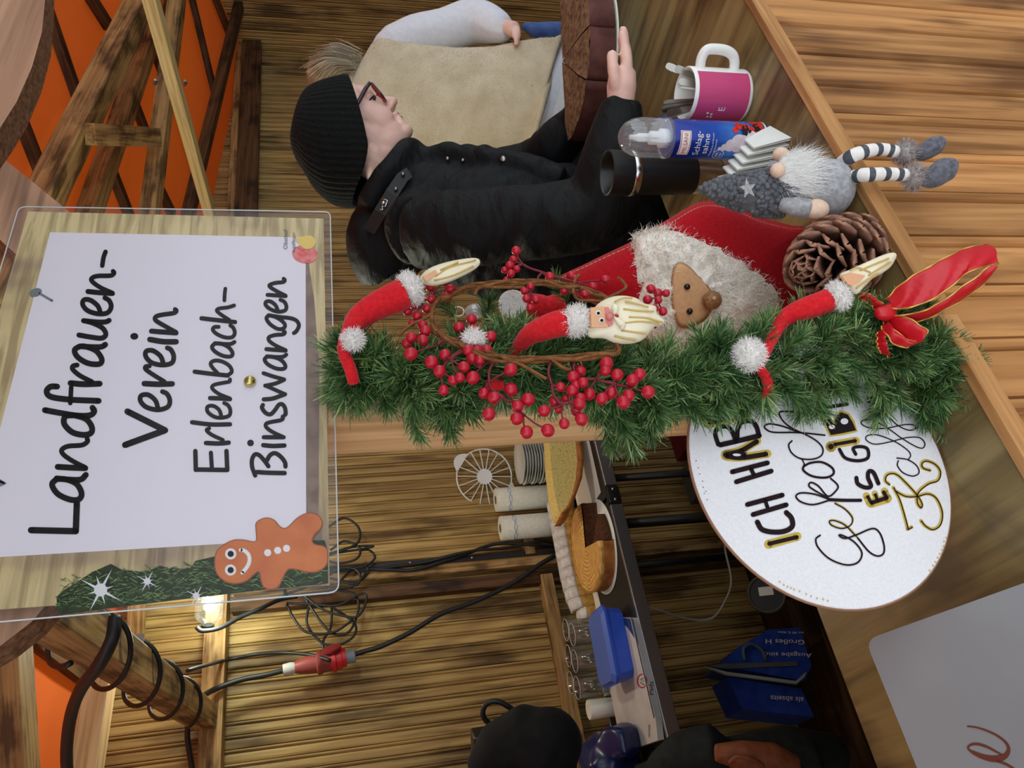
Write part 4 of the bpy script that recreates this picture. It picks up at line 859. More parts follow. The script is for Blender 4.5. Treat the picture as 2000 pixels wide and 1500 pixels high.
# ------------------------------------------------------------------ red berry wreath hung on the garland
def wd(y): return .665+(700-y)/150*.105 if y < 700 else .665-(y-700)/150*.03
def wp(x, y, o=0): return at_d(x, y, wd(y)+o)
cwr = crop(640, 460, 2.857)
wth = thing('berry_wreath', wp(1000, 690), 'vine wreath ring with red berries hanging on the garland', 'wreath')
vine = soft('brown_vine', (96, 60, 34), (150, 100, 58), 120, .8, .6, .001)
ring = cat([V(q) for q in cwr([(1625, 640), (1500, 670), (1250, 690), (1020, 690), (880, 660), (720, 600), (610, 540), (580, 460), (600, 380), (680, 330), (820, 285), (1000, 265), (1180, 262), (1350, 285), (1480, 320), (1580, 375), (1610, 470), (1590, 560)])], 6, True); NR = len(ring)
for s_ in range(4):
    P = []
    for i, p in enumerate(ring):
        a = i*.42*(1 if s_ % 2 else -1)+s_*1.57; P.append(wp(p.x, p.y+4.5*math.sin(a), .004*math.cos(a)))
    obj('vine', MB().tube(P, .0017+.0003*(s_ % 2), 7, closed=True), vine, wth)
for pts in ([(1540, 360), (1590, 335), (1640, 310), (1665, 285), (1640, 250), (1620, 235)], [(1560, 370), (1480, 365), (1400, 360), (1370, 310), (1380, 250), (1405, 218)], [(400, 555), (430, 525), (480, 490), (540, 465), (600, 420)], [(720, 600), (900, 690), (1050, 710), (1150, 760), (1220, 800)], [(1250, 690), (1310, 735), (1360, 750)], [(820, 330), (850, 290), (960, 290), (1100, 290)], [(1525, 380), (1560, 470), (1580, 570)]):
    obj('twig', MB().tube([wp(x, y, -.004) for x, y in cwr(cat([V(q) for q in pts], 5))], .0016, 6), vine, wth)
BR = [(1052,85,26),(1037,135,24),(1017,167,24),(988,193,20),(1023,212,23),(1055,187,20),(1000,250,22),(1240,230,27),(1360,225,28),(1380,240,22),(1550,248,28),(1480,285,25),(1435,330,26),(1320,310,25),(1132,285,22),(1097,310,22),(1110,352,24),(1162,360,25),(1130,405,22),(548,230,25),(520,273,25),(600,252,25),(573,290,26),(655,257,24),(685,297,26),(663,343,27),(578,355,27),(473,330,26),(485,390,26),(446,425,25),(553,410,25),(500,450,28),(470,490,20),(530,500,28),(545,532,32),(467,570,30),(445,600,30),(530,585,33),(465,660,37),(580,707,38),(655,665,32),(625,757,35),(648,863,30),(803,467,30),(733,513,32),(815,530,32),(910,563,32),(793,590,30),(785,640,32),(835,642,34),(888,640,32),(932,685,30),(805,685,34),(850,695,28),(760,733,32),(738,793,28),(700,808,29),(810,793,38),(1022,748,37),(873,880,32),(930,905,38),(1022,860,38),(900,997,36),(1060,952,34),(1055,1022,36),(1118,915,38),(1208,978,34),(1110,1098,36),(1228,1088,37),(1265,928,30),(1290,968,26),(1320,1050,30),(1415,1025,36),(1405,938,34),(1385,980,28),(1330,915,28),(1370,788,33),(1410,757,32),(1365,865,33),(1425,820,30),(1460,885,35),(1385,835,30),(1410,905,28),(1555,715,38),(1550,755,30),(1615,778,35),(1700,808,36),(1740,775,34),(1582,877,37),(1530,910,34),(1650,930,38),(1680,893,34),(1788,873,37),(1300,845,28),(1803,298,26),(1842,323,27),(1888,322,22),(1785,358,26),(1870,423,25),(1825,405,22),(1845,360,22)]
HB = [(600,320),(530,330),(520,400),(1090,160),(1040,190),(1200,205),(1400,262),(1140,335),(1845,345),(560,520),(500,560),(620,610),(690,690),(850,745),(900,820),(980,900),(1040,930),(1095,1000),(1350,930),(1400,800),(1500,800),(1600,825),(1250,830),(1680,845),(820,610),(760,560),(640,740),(1310,950)]
EX = {0: 2, 3: 5, 4: 3, 5: None, 6: 5, 15: 14, 16: 15, 17: 16, 21: 20, 20: 19, 23: 21, 18: 27, 27: 22}
stem = plain('red_stem', (120, 28, 40), .6); bmat = NT('berry_red'); bmat.b.inputs['Base Color'].default_value = rgb(188, 16, 44); bmat.b.inputs['Roughness'].default_value = .34; bmat.b.inputs['Subsurface Weight'].default_value = .08
_n = bmat.n('TexNoise', Scale=90, Detail=2); bmat.l(bmat.coord((1, 1, 1), 7), _n.inputs['Vector']); bmat.l(bmat.ramp(_n.outputs[0], [(.3, rgb(168, 10, 36)), (.7, rgb(204, 26, 54))]), bmat.b.inputs['Base Color'])
HP = [wp(*cwr([h])[0], .004*math.sin(i*2)) for i, h in enumerate(HB)]; RP = [wp(p.x, p.y) for p in ring]
sm = MB()
for i, h in enumerate(HP):
    q = HP[EX[i]] if EX.get(i) is not None else (min(RP, key=lambda r: (r-h).length) if i not in (8,) else at_d(1280, 640, .70))
    mid = (h+q)/2+V((0, 0, .003)); obj('stem', MB().tube(cat([q, mid, h], 4), .0012, 6), stem, wth)
bme = MB().ell((0, 0, 0), (1, 1, 1.04), None, 16, 10).ell((0, 0, -1.04), (.14, .14, .08), None, 6, 4).mesh('berry'); bme.materials.append(bmat.m); rn = random.Random(8)
for i, (x, y, r) in enumerate(BR):
    X, Y = cwr([(x, y)])[0]; d0 = wd(Y)+rn.uniform(-.006, .008); p = at_d(X, Y, d0); R = r/2.857*d0/F*1.02
    h = min(HP, key=lambda q: (q-p).length); o_ = (p-h).normalized() if (p-h).length > .001 else UPZ; a, b, c_ = frame(o_)
    Mx = (Matrix((a, b, c_)).transposed()).to_4x4() @ Matrix.Scale(R, 4); Mx.translation = p; inst('berry', bme, Mx, wth)
    obj('stem', MB().tube(cat([h, (h+p)/2+V((0, 0, .0015)), p-o_*R*.6], 3), .0008, 5), stem, wth)

# ------------------------------------------------------------------ santa ornaments
cream = soft('painted_wood', (232, 222, 190), (246, 240, 216), 40, .4, .05); ochre = plain('ochre_paint', (206, 176, 96), .5); fpaint = plain('face_paint', (226, 170, 128), .5)
def fuzz(name, c, r, par, n=900, R=None, L=.006):
    b = MB().ell(c, r, R); m = MB(); m.add(b.v, b.f); rn2 = random.Random(int(abs(c[0])*1e5)); hairs(m, [(p, (p-c).normalized()) for p, _ in surf(b, n, rn2)], L, .0009, .6, V((0, 0, 0)), 3, rn2)
    return obj(name, m, M['plush'], par, kind='stuff')
def santa(lab, hat, trim, beard, bd, tl=.012, face=None, extra=None):
    c = at_d(trim[0], trim[1], trim[2]); t = thing('santa_ornament', c, lab, 'ornament', 'santa ornaments on the garland')
    P = cat([at_d(x, y, d) for x, y, d, r in hat], 5); rr = [q.x for q in cat([V((r*d/F, 0)) for x, y, d, r in hat], 5)]
    obj('hat', fuse(MB().tube(P, rr, 16), .0022, 4), M['redfelt'], t)
    h0 = at_d(hat[0][0], hat[0][1], hat[0][2]); h1 = at_d(beard[len(beard)//2][0], beard[len(beard)//2][1], bd); ax = (at_d(hat[1][0], hat[1][1], hat[1][2])-h0).normalized(); a, b, ax = frame(ax); R = Matrix((a, b, ax)).transposed()
    rr0 = hat[0][3]*hat[0][2]/F; fuzz('hat_trim', c, (rr0*1.12, rr0*1.0, trim[3]*trim[2]/F), t, 1500, R)
    o = cat([V(q) for q in beard], 4, True); nn = len(o); cx = sum(o, V((0, 0)))/nn; m = MB(); rings = []
    for off, sc_ in ((.008, .98), (.0, 1.0), (-.003, .97), (-.006, .8), (-.0075, .5), (-.008, .1)):
        rings.append([at_d(cx.x+(q.x-cx.x)*sc_, cx.y+(q.y-cx.y)*sc_, (bd(q.x, q.y) if callable(bd) else bd)+off) for q in o])
    m.loft(rings); obj('beard', m, cream, t, sharp=60); return t, c
beA = [(818, 548), (832, 528), (858, 516), (895, 507), (930, 504), (938, 514), (925, 528), (890, 546), (862, 556), (838, 558)]
tA, _ = santa('upper santa ornament with curled red hat, beside the sign', [(790, 572, .728, 31), (770, 582, .725, 31), (735, 598, .72, 28), (700, 622, .715, 24), (682, 650, .70, 17), (672, 685, .69, 14), (684, 720, .685, 13), (692, 750, .688, 13)], (802, 563, .728, 17), beA, .735)
fuzz('pompom', at_d(690, 664, .682), .0082, tA, 900)
obj('face', MB().prism([at_d(x, y, .726) for x, y in ((826, 540), (850, 527), (856, 535), (832, 550))], cfh*.004), fpaint, tA, False)
l_ = MB()
for pts in ([(850, 540), (880, 522), (930, 508)], [(848, 548), (885, 538), (925, 520)], [(860, 528), (895, 512)]): l_.tube([at_d(x, y, .7275) for x, y in cat([V(q) for q in pts], 4)], .0009, 5)
obj('beard_grooves', l_, ochre, tA, kind='stuff')
beB = cwr([(1462, 480), (1490, 400), (1560, 350), (1640, 335), (1720, 348), (1765, 378), (1830, 395), (1838, 435), (1880, 475), (1868, 497), (1822, 512), (1782, 560), (1740, 592), (1670, 606), (1600, 600), (1540, 575), (1455, 565)])
tB, _ = santa('middle santa ornament facing front with broad wavy beard, under the wreath', [(1112, 630, .690, 27), (1092, 632, .69, 27), (1062, 642, .695, 25), (1032, 656, .705, 20), (1005, 690, .72, 14), (975, 735, .715, 12), (958, 752, .70, 12), (985, 752, .70, 10)], (1128, 627, .686, 27), beB, .682)
DB = .672
obj('face', MB().prism([at_d(x, y, DB) for x, y in cwr([(1468, 402), (1530, 395), (1562, 402), (1572, 500), (1560, 512), (1472, 512)])], cfh*.006), fpaint, tB, False)
obj('rosy_patch', MB().prism([at_d(x, y, DB-.0006) for x, y in cwr([(1545, 400), (1565, 398), (1592, 440), (1592, 500), (1572, 508), (1552, 480)])], cfh*.004), M['pinkskin'], tB, False)
obj('nose', MB().ell(at_d(*cwr([(1572, 453)])[0], DB-.002), .0034), M['pinkskin'], tB)
for x, y in ((1508, 433), (1527, 473)):
    X, Y = cwr([(x, y)])[0]; e = obj('eye', MB().ell(at_d(X, Y, DB), (.0026, .0026, .0026)), M['white'], tB); obj('pupil', MB().ell(at_d(X+.8, Y, DB-.0019), .0014), M['ink'], e)
obj('mouth', MB().ell(at_d(*cwr([(1614, 448)])[0], DB-.0015), (.0017, .0012, .0017)), plain('red_paint', (190, 24, 36), .4), tB)
l_ = MB(); mu = MB()
for pts in ([(1660, 370), (1720, 380), (1790, 400)], [(1650, 410), (1730, 420), (1820, 425)], [(1640, 490), (1740, 480), (1850, 490)], [(1640, 530), (1720, 540), (1780, 550)], [(1600, 560), (1660, 575), (1720, 585)], [(1600, 370), (1650, 350), (1700, 350)], [(1680, 455), (1780, 460), (1870, 485)]): l_.tube([at_d(x, y, DB+.0020) for x, y in cwr(cat([V(q) for q in pts], 4))], .0008, 5)
obj('beard_grooves', l_, ochre, tB, kind='stuff')
for pts in ([(1590, 385), (1605, 405), (1600, 440)], [(1600, 450), (1625, 480), (1645, 500), (1640, 525)]):
    q = cwr(cat([V(q) for q in pts], 4)); mu.tube([at_d(x, y, DB-.0005) for x, y in q], [.0012+.0022*math.sin(math.pi*i/(len(q)-1)) for i in range(len(q))], 8)
obj('moustache', mu, cream, tB, kind='stuff')
fuzz('pompom', at_d(926, 662, .685), (.0075, .0075, .0085), tB, 700)
cS = crop(1200, 400, 2.5)
beC = cS([(1100, 345), (1145, 318), (1230, 280), (1310, 245), (1362, 233), (1378, 250), (1352, 300), (1312, 332), (1262, 360), (1222, 400), (1182, 438), (1150, 415)])
tC, _ = santa('lower santa ornament tilted up, in front of the pine cone', [(1622, 586, .800, 25), (1600, 594, .80, 24), (1565, 606, .80, 22), (1530, 624, .80, 17), (1508, 660, .79, 13), (1490, 700, .765, 10), (1478, 712, .758, 9), (1494, 733, .755, 11), (1500, 755, .758, 10), (1493, 778, .765, 7)], (1636, 578, .797, 19), beC, .800)
obj('face', MB().prism([at_d(x, y, .7905) for x, y in cS([(1112, 350), (1150, 332), (1225, 345), (1195, 380), (1160, 398), (1140, 385)])], cfh*.004), fpaint, tC, False)
l_ = MB()
for pts in ([(1200, 320), (1270, 290), (1340, 262)], [(1240, 345), (1290, 315), (1350, 280)], [(1180, 410), (1230, 370), (1290, 335)], [(1150, 320), (1190, 308), (1250, 330)]): l_.tube([at_d(x, y, .7915) for x, y in cS(cat([V(q) for q in pts], 4))], .0009, 5)
obj('beard_grooves', l_, ochre, tC, kind='stuff')
fuzz('pompom', at_d(1463, 693, .742), .0138, tC, 1500, None, .007)
# fourth ornament hanging behind the wreath, seen from its back
tD = thing('santa_ornament', at_d(1000, 595, .82), 'fourth santa ornament behind the wreath, its white felt back showing', 'ornament', 'santa ornaments on the garland')
obj('hat', fuse(MB().tube(cat([at_d(985, 598, .83), at_d(1030, 600, .83), at_d(1070, 602, .835), at_d(1100, 590, .84)], 4), [.0165]*4+[.0155]*4+[.013]*4+[.008], 14), .0025, 3), M['redfelt'], tD)
obj('back_disc', MB().tube([at_d(1000, 594, .807), at_d(1002, 594, .812)], [.0150, .0152], 24), M['plush'], tD, sharp=40)
gl = thing('clear_ornament', at_d(925, 612, .82), 'small clear and white pendant hanging behind the wreath', 'ornament')
obj('pendant', MB().lathe([(.0005, .012), (.006, .008), (.009, .0), (.006, -.008), (.0005, -.011)], at_d(928, 608, .82), 10), clear('pendant_glass', (.95, .97, 1, 1), .2, .25), gl)
obj('loop', MB().tube([at_d(928, 608, .82)+UPZ*(.012+.006*(1-math.cos(t)))+crh*.005*math.sin(t) for t in [2*math.pi*i/16 for i in range(16)]], .0008, 5, closed=True), M['white'], gl)
sr = thing('gold_star_pick', at_d(712, 700, .700), 'little gold glitter star on a brown wire, stuck in the garland near the sign', 'ornament')
c = at_d(711, 697, .700); pr = [c+(crh*math.sin(a)+UPZ*math.cos(a))*r for a, r in ((math.radians(36*i), (.009, .0045)[i % 2]) for i in range(10))]
obj('star', MB().prism(pr, cfh*.004), plain('gold_glitter', (196, 164, 84), .4, .6), sr, False)
obj('wire', MB().tube(cat([at_d(x, y, .702) for x, y in ((725, 706), (738, 722), (752, 742), (775, 748), (790, 738))], 5), .0008, 5), plain('copper_wire', (150, 104, 70), .5), sr)

# ------------------------------------------------------------------ red ribbon bow
rbm = NT('red_ribbon'); rbm.b.inputs['Base Color'].default_value = rgb(198, 14, 32); rbm.b.inputs['Roughness'].default_value = .36
_w = rbm.n('TexNoise', Scale=30, Detail=2); rbm.l(rbm.coord(), _w.inputs['Vector']); rbm.bump(_w.outputs[0], .35, .004)
bw = thing('ribbon_bow', at_d(1740, 610, .80), 'red satin bow with gold wired edges at the counter edge', 'bow')
def ribbon(name, r1, r2, d1, d2):
    n = 24; A = cat([V((x, y, d)) for (x, y), d in zip(cS(r1), d1)], 6); B = cat([V((x, y, d)) for (x, y), d in zip(cS(r2), d2)], 6)
    pa = lambda L, t: L[min(int(t*(len(L)-1)), len(L)-2)].lerp(L[min(int(t*(len(L)-1)), len(L)-2)+1], t*(len(L)-1)-min(int(t*(len(L)-1)), len(L)-2))
    rows = []
    for i in range(n+1):
        a, b = pa(A, i/n), pa(B, i/n); a3, b3 = at_d(*a), at_d(*b); row = []
        for j in range(9): t = j/8; row.append(a3.lerp(b3, t)-cfh*(.006*math.sin(math.pi*t)+.0018*math.sin(i*1.3+j*.9)))
        rows.append(row)
    m = MB(); back = [[p+cfh*.0007 for p in r] for r in rows]; full = [r+b[::-1] for r, b in zip(rows, back)]; m.loft(full)
    o_ = obj(name, m, rbm.m, bw, sharp=50); e = MB(); e.tube([r[0] for r in rows], .0010, 6); e.tube([r[-1] for r in rows], .0010, 6); obj('gold_edge', e, M['gold_thread'], o_, kind='stuff')
D5 = lambda *a: a
ribbon('loop', [(1322, 462), (1420, 372), (1560, 290), (1700, 218), (1818, 190)], [(1342, 508), (1450, 500), (1590, 440), (1730, 330), (1872, 286)], (.80, .79, .78, .785, .79), (.79, .775, .765, .765, .77))
ribbon('loop', [(1318, 538), (1400, 540), (1540, 505), (1700, 400), (1846, 292)], [(1340, 545), (1470, 572), (1600, 520), (1765, 420), (1842, 335)], (.795, .785, .772, .762, .76), (.80, .795, .785, .78, .775))
ribbon('loop', [(1322, 530), (1400, 542), (1490, 585), (1528, 625), (1480, 668), (1400, 640), (1335, 575)], [(1305, 570), (1330, 600), (1400, 655), (1440, 695), (1380, 688), (1330, 640), (1300, 590)], (.80, .785, .775, .77, .775, .785, .79), (.805, .80, .79, .78, .785, .79, .795))
ribbon('tail', [(1310, 600), (1325, 680), (1338, 745)], [(1280, 620), (1282, 690), (1300, 725)], (.795, .79, .792), (.80, .795, .797))
ribbon('tail', [(1190, 430), (1250, 440), (1330, 500)], [(1180, 455), (1240, 485), (1300, 540)], (.815, .81, .80), (.815, .81, .80))
kc = at_d(*cS([(1322, 530)])[0], .792); obj('knot', fuse(MB().ell(kc, (.009, .008, .013)).ell(kc+crh*.004-UPZ*.006, (.007, .007, .008)), .003, 3), rbm.m, bw)
# ------------------------------------------------------------------ back tables and what stands on them
TZ = .79; KS = .965   # table height, and the scale its coordinates were taken at
def table(x0, x1, lab):
    t = thing('folding_table', ((x0+x1)/2, 2.615, 0), lab, 'table', 'folding tables along the back wall')
    obj('table_top', MB().box(((x0+x1)/2, 2.615, TZ-.016), (x1-x0, .53, .03)), plain('black_table_top', (34, 35, 34), .5), t, False)
    for y in (2.352, 2.878): obj('edge_rail', MB().box(((x0+x1)/2, y, TZ-.020), (x1-x0-.06, .014, .044), bev=.002), M['alu'], t, False)
    for x in (x0+.006, x1-.006):
        for y in (2.354, 2.876):
            cpr = obj('corner_cap', MB().box((x, y, TZ-.020), (.035, .026, .046), bev=.004), M['black'], t); obj('rivet', MB().ell((x+(.006 if x == x0+.006 else -.006), y-.013 if y < 2.6 else y+.013, TZ-.02), (.006, .004, .006)), M['steel'], cpr)
    for x in (x0+.08, x1-.08):
        for y in (2.394, 2.836): obj('leg', MB().tube([(x, y, 0), (x, y, TZ-.031)], .014, 10), M['black'], t)
        obj('leg_brace', MB().tube([(x, 2.394, .15), (x, 2.836, .15)], .009, 8), M['black'], t)
        obj('leg_brace', MB().tube([(x, 2.605, TZ-.035), (x+(.25 if x < (x0+x1)/2 else -.25), 2.605, TZ-.035), ], .008, 8), M['black'], t)
table(.05, 1.102, 'black folding table with aluminium edge under the round cake and blue tub'); table(1.118, 2.18, 'black folding table with aluminium edge under the plates and poppy seed cake')
# plates
pb = at_z(1089, 897, TZ); pprof = [(.001, .002), (.055, .002), (.060, .0), (.062, .003), (.096, .014), (.098, .0155), (.095, .0165), (.062, .0065), (.001, .0055)]
pmesh = MB().lathe(pprof, (0, 0, 0), 40).mesh('plate'); pmesh.materials.append(plain('porcelain', (222, 228, 224), .2)); pmesh.set_sharp_from_angle(angle=.9)
for i in range(14):
    o = bpy.data.objects.new('plate', pmesh); C.objects.link(o); o.location = (pb.x+.004*math.sin(i*2), pb.y-.0+.003*math.cos(i*3), TZ+.001+i*.0118); WL[o.name] = V(o.location)
    tag(o, 'white porcelain plate in the stack, %s from the top' % ('', 'thirteenth', 'twelfth', 'eleventh', 'tenth', 'ninth', 'eighth', 'seventh', 'sixth', 'fifth', 'fourth', 'third', 'second', '')[i] if 0 < i < 13 else ('topmost white plate of the stack, its hollow in view' if i else 'lowest white plate of the stack, standing on the back table'), 'plate', 'stack of white plates')
# kitchen rolls
def roll(x, y, h, lab):
    c = at_z(x, y, TZ+.001); t = thing('kitchen_roll', c, lab, 'paper roll', 'kitchen rolls on the back table'); r = .050
    obj('paper', MB().lathe([(.018, .0), (r-.002, .0), (r, .003), (r, h-.003), (r-.002, h), (.018, h)], c, 40, None, False), soft('kitchen_paper', (222, 226, 216), (238, 240, 232), 90, .9, .4, .001), t, sharp=50)
    obj('core', MB().lathe([(.0182, .0), (.0182, h+.0005), (.0165, h+.0005), (.0165, .0)], c, 24, None, False), plain('card_core', (120, 116, 100), .9), t, sharp=50)
    for z in (.045, h-.055):
        for k in (0, 1):
            P = [c+V(((r+.0006)*math.cos(a), (r+.0006)*math.sin(a), z+.006*math.sin(4*a+k*math.pi))) for a in [2*math.pi*i/80 for i in range(80)]]
            obj('blue_border', MB().tube(P, .0010, 4, closed=True), plain('blue_print', (120, 160, 214), .7), t)
roll(1092, 968, .280, 'right kitchen roll, next to the plate stack'); roll(1104, 1022, .280, 'left kitchen roll, next to the sugared loaf')
# cake divider wheel
dv = at_y(946, 931, 2.965); dw = thing('cake_divider', dv-V((0, 0, .125)), 'round white plastic cake divider leaning on the back wall behind the plates', 'cake divider'); wp_ = plain('white_plastic', (232, 236, 240), .4)
ea = (crh*.6+V((1, 0, 0))*.4).normalized(); eb = UPZ; dn = ea.cross(eb)
def dp(a, r): return dv+ea*r*math.cos(a)+eb*r*math.sin(a)
obj('outer_ring', MB().tube([dp(2*math.pi*i/48, .122) for i in range(48)], .0036, 8, closed=True), wp_, dw)
obj('hub', MB().tube([dv-dn*.006, dv+dn*.006], [.034, .034], 24), wp_, dw, sharp=40)
for i in range(18): a = 2*math.pi*(i+.3)/18; obj('spoke', MB().prism([dp(a-.045, .034), dp(a+.045, .034), dp(a+.013, .122), dp(a-.013, .122)], dn*.012), wp_, dw, False)
for a in (.95, .95+math.pi): obj('grip', MB().prism([dp(a+q*.36, .123+.030*math.cos(q*1.5)) for q in [-1+2*i/10 for i in range(11)]]+[dp(a+.36, .120), dp(a-.36, .120)], dn*.006), wp_, dw, False)
# poppy seed cake, cut face to the front
crumb = NT('yellow_crumb'); _t = crumb.coord(); _n = crumb.n('TexNoise', Scale=120, Detail=4); crumb.l(_t, _n.inputs['Vector']); _v = crumb.n('TexVoronoi', Scale=95); crumb.l(_t, _v.inputs['Vector'])
_c = crumb.ramp(_n.outputs[0], [(.3, rgb(222, 196, 104)), (.7, rgb(244, 226, 152))]); _s = crumb.ramp(_v.outputs['Distance'], [(.12, (.16, .15, .08, 1)), (.22, (1, 1, 1, 1))])
crumb.l(crumb.mix(.85, _c, _s, 'MULTIPLY'), crumb.b.inputs['Base Color']); crumb.b.inputs['Roughness'].default_value = .9; crumb.bump(_n.outputs[0], .7, .004)
crust = soft('brown_crust', (150, 88, 40), (196, 130, 70), 40, .6, .4, .002)
pk = thing('poppy_seed_cake', (1.45, 2.59, TZ), 'long yellow poppy seed cake with brown crust on white paper', 'cake'); YL = at_z(1150, 900, TZ+.012).y
fp = [(1088, 800), (1088, 840), (1092, 900), (1100, 960), (1108, 995), (1118, 1003), (1130, 990), (1140, 965), (1147, 935), (1150, 900), (1146, 860), (1142, 800)]
fq = [at_y(x, y, YL) for x, y in fp]; zmin = min(p.z for p in fq); fq = [p+V((0, 0, TZ+.012-zmin)) for p in fq]
obj('crumb', MB().prism(fq, (0, .10, 0)), crumb.m, pk, False)
cq = [p for p in fq[5:]]; m = MB(); m.loft([[p+V((0, -.012, -.010 if i > 2 else 0)), p+V((0, -.012, .012)), p+V((0, .104, .012)), p+V((0, .104, -.012))] for i, p in enumerate(cq)]); obj('crust', m, crust, pk)
obj('baking_paper', MB().box((1.47, 2.57, TZ+.0008), (.62, .34, .0012), Matrix.Rotation(-.04, 3, 'Z')), M['paper'], None, False, label='white baking paper under the poppy seed cake', cat_='paper')
# round cake with a slice out
CC = V((1.0, 2.54, TZ+.004)); cr_ = .158; cd = math.atan2(-CC.y, -CC.x); k0, k1 = cd+.12, cd+1.5
cake = thing('round_cake', CC, 'round golden cake with swirled icing and slices cut away, in front of the sugared loaf', 'cake')
def caketop():
    a = NT('swirl_icing'); t = a.coord(); w = a.n('TexWave', Scale=22, Distortion=5, Detail=1); w.wave_type = 'RINGS'; w.rings_direction = 'Z'; a.l(t, w.inputs['Vector'])
    n = a.n('TexNoise', Scale=40, Detail=3); a.l(t, n.inputs['Vector']); c = a.ramp(w.outputs['Fac'], [(.3, rgb(206, 158, 84)), (.75, rgb(236, 200, 130))])
    a.l(a.mix(.35, c, a.ramp(n.outputs[0], [(.35, rgb(170, 110, 50)), (.65, rgb(240, 214, 150))]), 'OVERLAY'), a.b.inputs['Base Color']); a.b.inputs['Roughness'].default_value = .6; a.bump(w.outputs['Fac'], .4, .004); return a.m
obj('baked_side', MB().lathe([(.001, .0), (cr_-.004, .0), (cr_, .008), (cr_, .040)], CC, 60, None, False, k1, k0+2*math.pi), crust, cake)
obj('icing', MB().lathe([(cr_, .040), (cr_+.002, .050), (cr_-.004, .062), (cr_-.02, .058), (.001, .057)], CC, 60, None, False, k1, k0+2*math.pi), caketop(), cake)
for a, mt, nm in ((k0, soft('chocolate_crumb', (64, 38, 26), (96, 60, 40), 110, .9, .6), 'cut_face'), (k1, soft('chocolate_crumb2', (64, 38, 26), (96, 60, 40), 110, .9, .6), 'cut_face')):
    d = V((math.cos(a), math.sin(a), 0)); obj(nm, MB().prism([CC+d*.002, CC+d*cr_, CC+d*cr_+UPZ*.052, CC+d*.002+UPZ*.052], V((-d.y, d.x, 0))*(.002 if a == k1 else -.002)), mt, cake, False)
obj('inner_slice', MB().lathe([(.001, .001), (cr_*.92, .001), (cr_*.93, .028), (.001, .030)], CC, 20, None, False, k0+.02, k0+.75), soft('chocolate_slice', (70, 42, 30), (100, 64, 46), 90, .9, .6), cake, label='dark chocolate base left where slices are gone')
obj('cake_board', MB().lathe([(.001, -.003), (cr_+.012, -.003), (cr_+.012, -.001), (.001, -.001)], CC, 50), M['paper'], None, True, label='round white paper board under the golden cake', cat_='board')
# sugared loaf
sl = thing('sugared_loaf', (1.03, 2.81, TZ), 'long sliced loaf thick with powdered sugar, behind the round cake', 'loaf'); A = V((1.30, 2.785, 0)); B = V((.815, 2.805, 0)); dl = (B-A); nn = V((-dl.y, dl.x, 0)).normalized(); nn = nn if nn.y < 0 else -nn
sug = soft('powdered_sugar', (206, 204, 204), (240, 240, 242), 55, .95, .5, .003); lf = soft('yellow_loaf', (186, 138, 64), (214, 178, 104), 60, .8, .5)
N_ = 12
for i in range(N_):
    t0, t1 = (i+.03)/N_, (i+.985)/N_; h = .098*(1-.75*max(0, (i+.5)/N_-.62)**1.4); wd_ = .11
    if i == N_-1: h *= .8
    rings = []; rt = []
    for t in (t0, t1):
        c = A+dl*t; hh = h*(1 if t < .9 else .9); row = [c+nn*wd_/2*q+UPZ*(TZ+z*hh) for q, z in ((1, .0), (1.02, .4), (.92, .66), (.6, .88), (.0, 1.0), (-.6, .9), (-.95, .6), (-1, 0))]; rings.append(row)
        rt.append([c+nn*wd_/2*q+UPZ*(TZ+z*hh+.002) for q, z in ((.96, .58), (.92, .67), (.6, .89), (.0, 1.01), (-.6, .92), (-.96, .6), (-.5, .5), (.5, .5))])
    s_ = obj('slice', MB().loft(rings), lf, sl); obj('sugar', MB().loft(rt), sug, s_)
obj('loaf_paper', MB().box((1.04, 2.775, TZ+.0008), (.60, .16, .0012), Matrix.Rotation(.03, 3, 'Z')), M['paper'], None, False, label='white paper under the sugared loaf', cat_='paper')
# carton, tub, glasses
cq = [at_z(x, y, TZ+.021) for x, y in ((1150, 1203), (1236, 1208), (1280, 1400), (1285, 1446), (1216, 1470), (1192, 1352), (1180, 1360))]
ctn = thing('white_carton', V((cq[0].x-.25, 2.6, TZ)), 'flattened white carton with a red oval logo under the blue tub and glasses', 'carton')
card = soft('white_carton_card', (196, 196, 198), (214, 214, 214), 14, .8, .1)
obj('carton_body', MB().prism(cq, (0, 0, -.020)), card, ctn, False)
cfn = lambda x, y: at_z(x, y, TZ+.0216)
pr = MB().poly([(1200, 1199+6), (1236, 1209), (1247, 1258), (1225, 1225)], cfn); obj('blue_print', pr, plain('navy_print', (30, 58, 130), .6), ctn, False)
lg = MB().stroke([(1254+9*math.cos(t), 1330+13*math.sin(t)) for t in [2*math.pi*i/16 for i in range(16)]], 2.4, cfn, 3, closed=True); obj('oval_logo', lg, plain('logo_red', (190, 40, 44), .6), ctn, False)
lg = MB().stroke([(1258, 1324), (1250, 1328), (1258, 1330), (1250, 1333), (1258, 1337)], 1.6, cfn, 1, False); lg.text('Pads', 15, lambda s, t: cfn(1276-t*.9, 1358-s)); lg.text('HINWEISE', 5.5, lambda s, t: cfn(1270-t, 1440-s)); obj('print', lg, M['ink'], ctn, False, kind='stuff')
fv = at_z(1205, 1352, TZ+.022); f2 = at_z(1290, 1455, TZ+.022)
obj('flap', MB().prism([cq[1]+V((0, 0, .002)), cq[2]+V((0, 0, .002)), cq[2]+V((-.01, -.03, .018)), cq[1]+V((-.005, -.03, .018))], (0, .0015, .001)), card, ctn, False)
tq = at_z(1205, 1270, TZ+.04); tu = thing('blue_tub', V((tq.x, tq.y, TZ+.022)), 'blue plastic storage tub with lid standing on the white carton', 'tub')
bl1 = plain('blue_plastic', (52, 92, 214), .35); tR = Matrix.Rotation(-.10, 3, 'Z')
tc_ = V((.635, 2.505, 0)); 
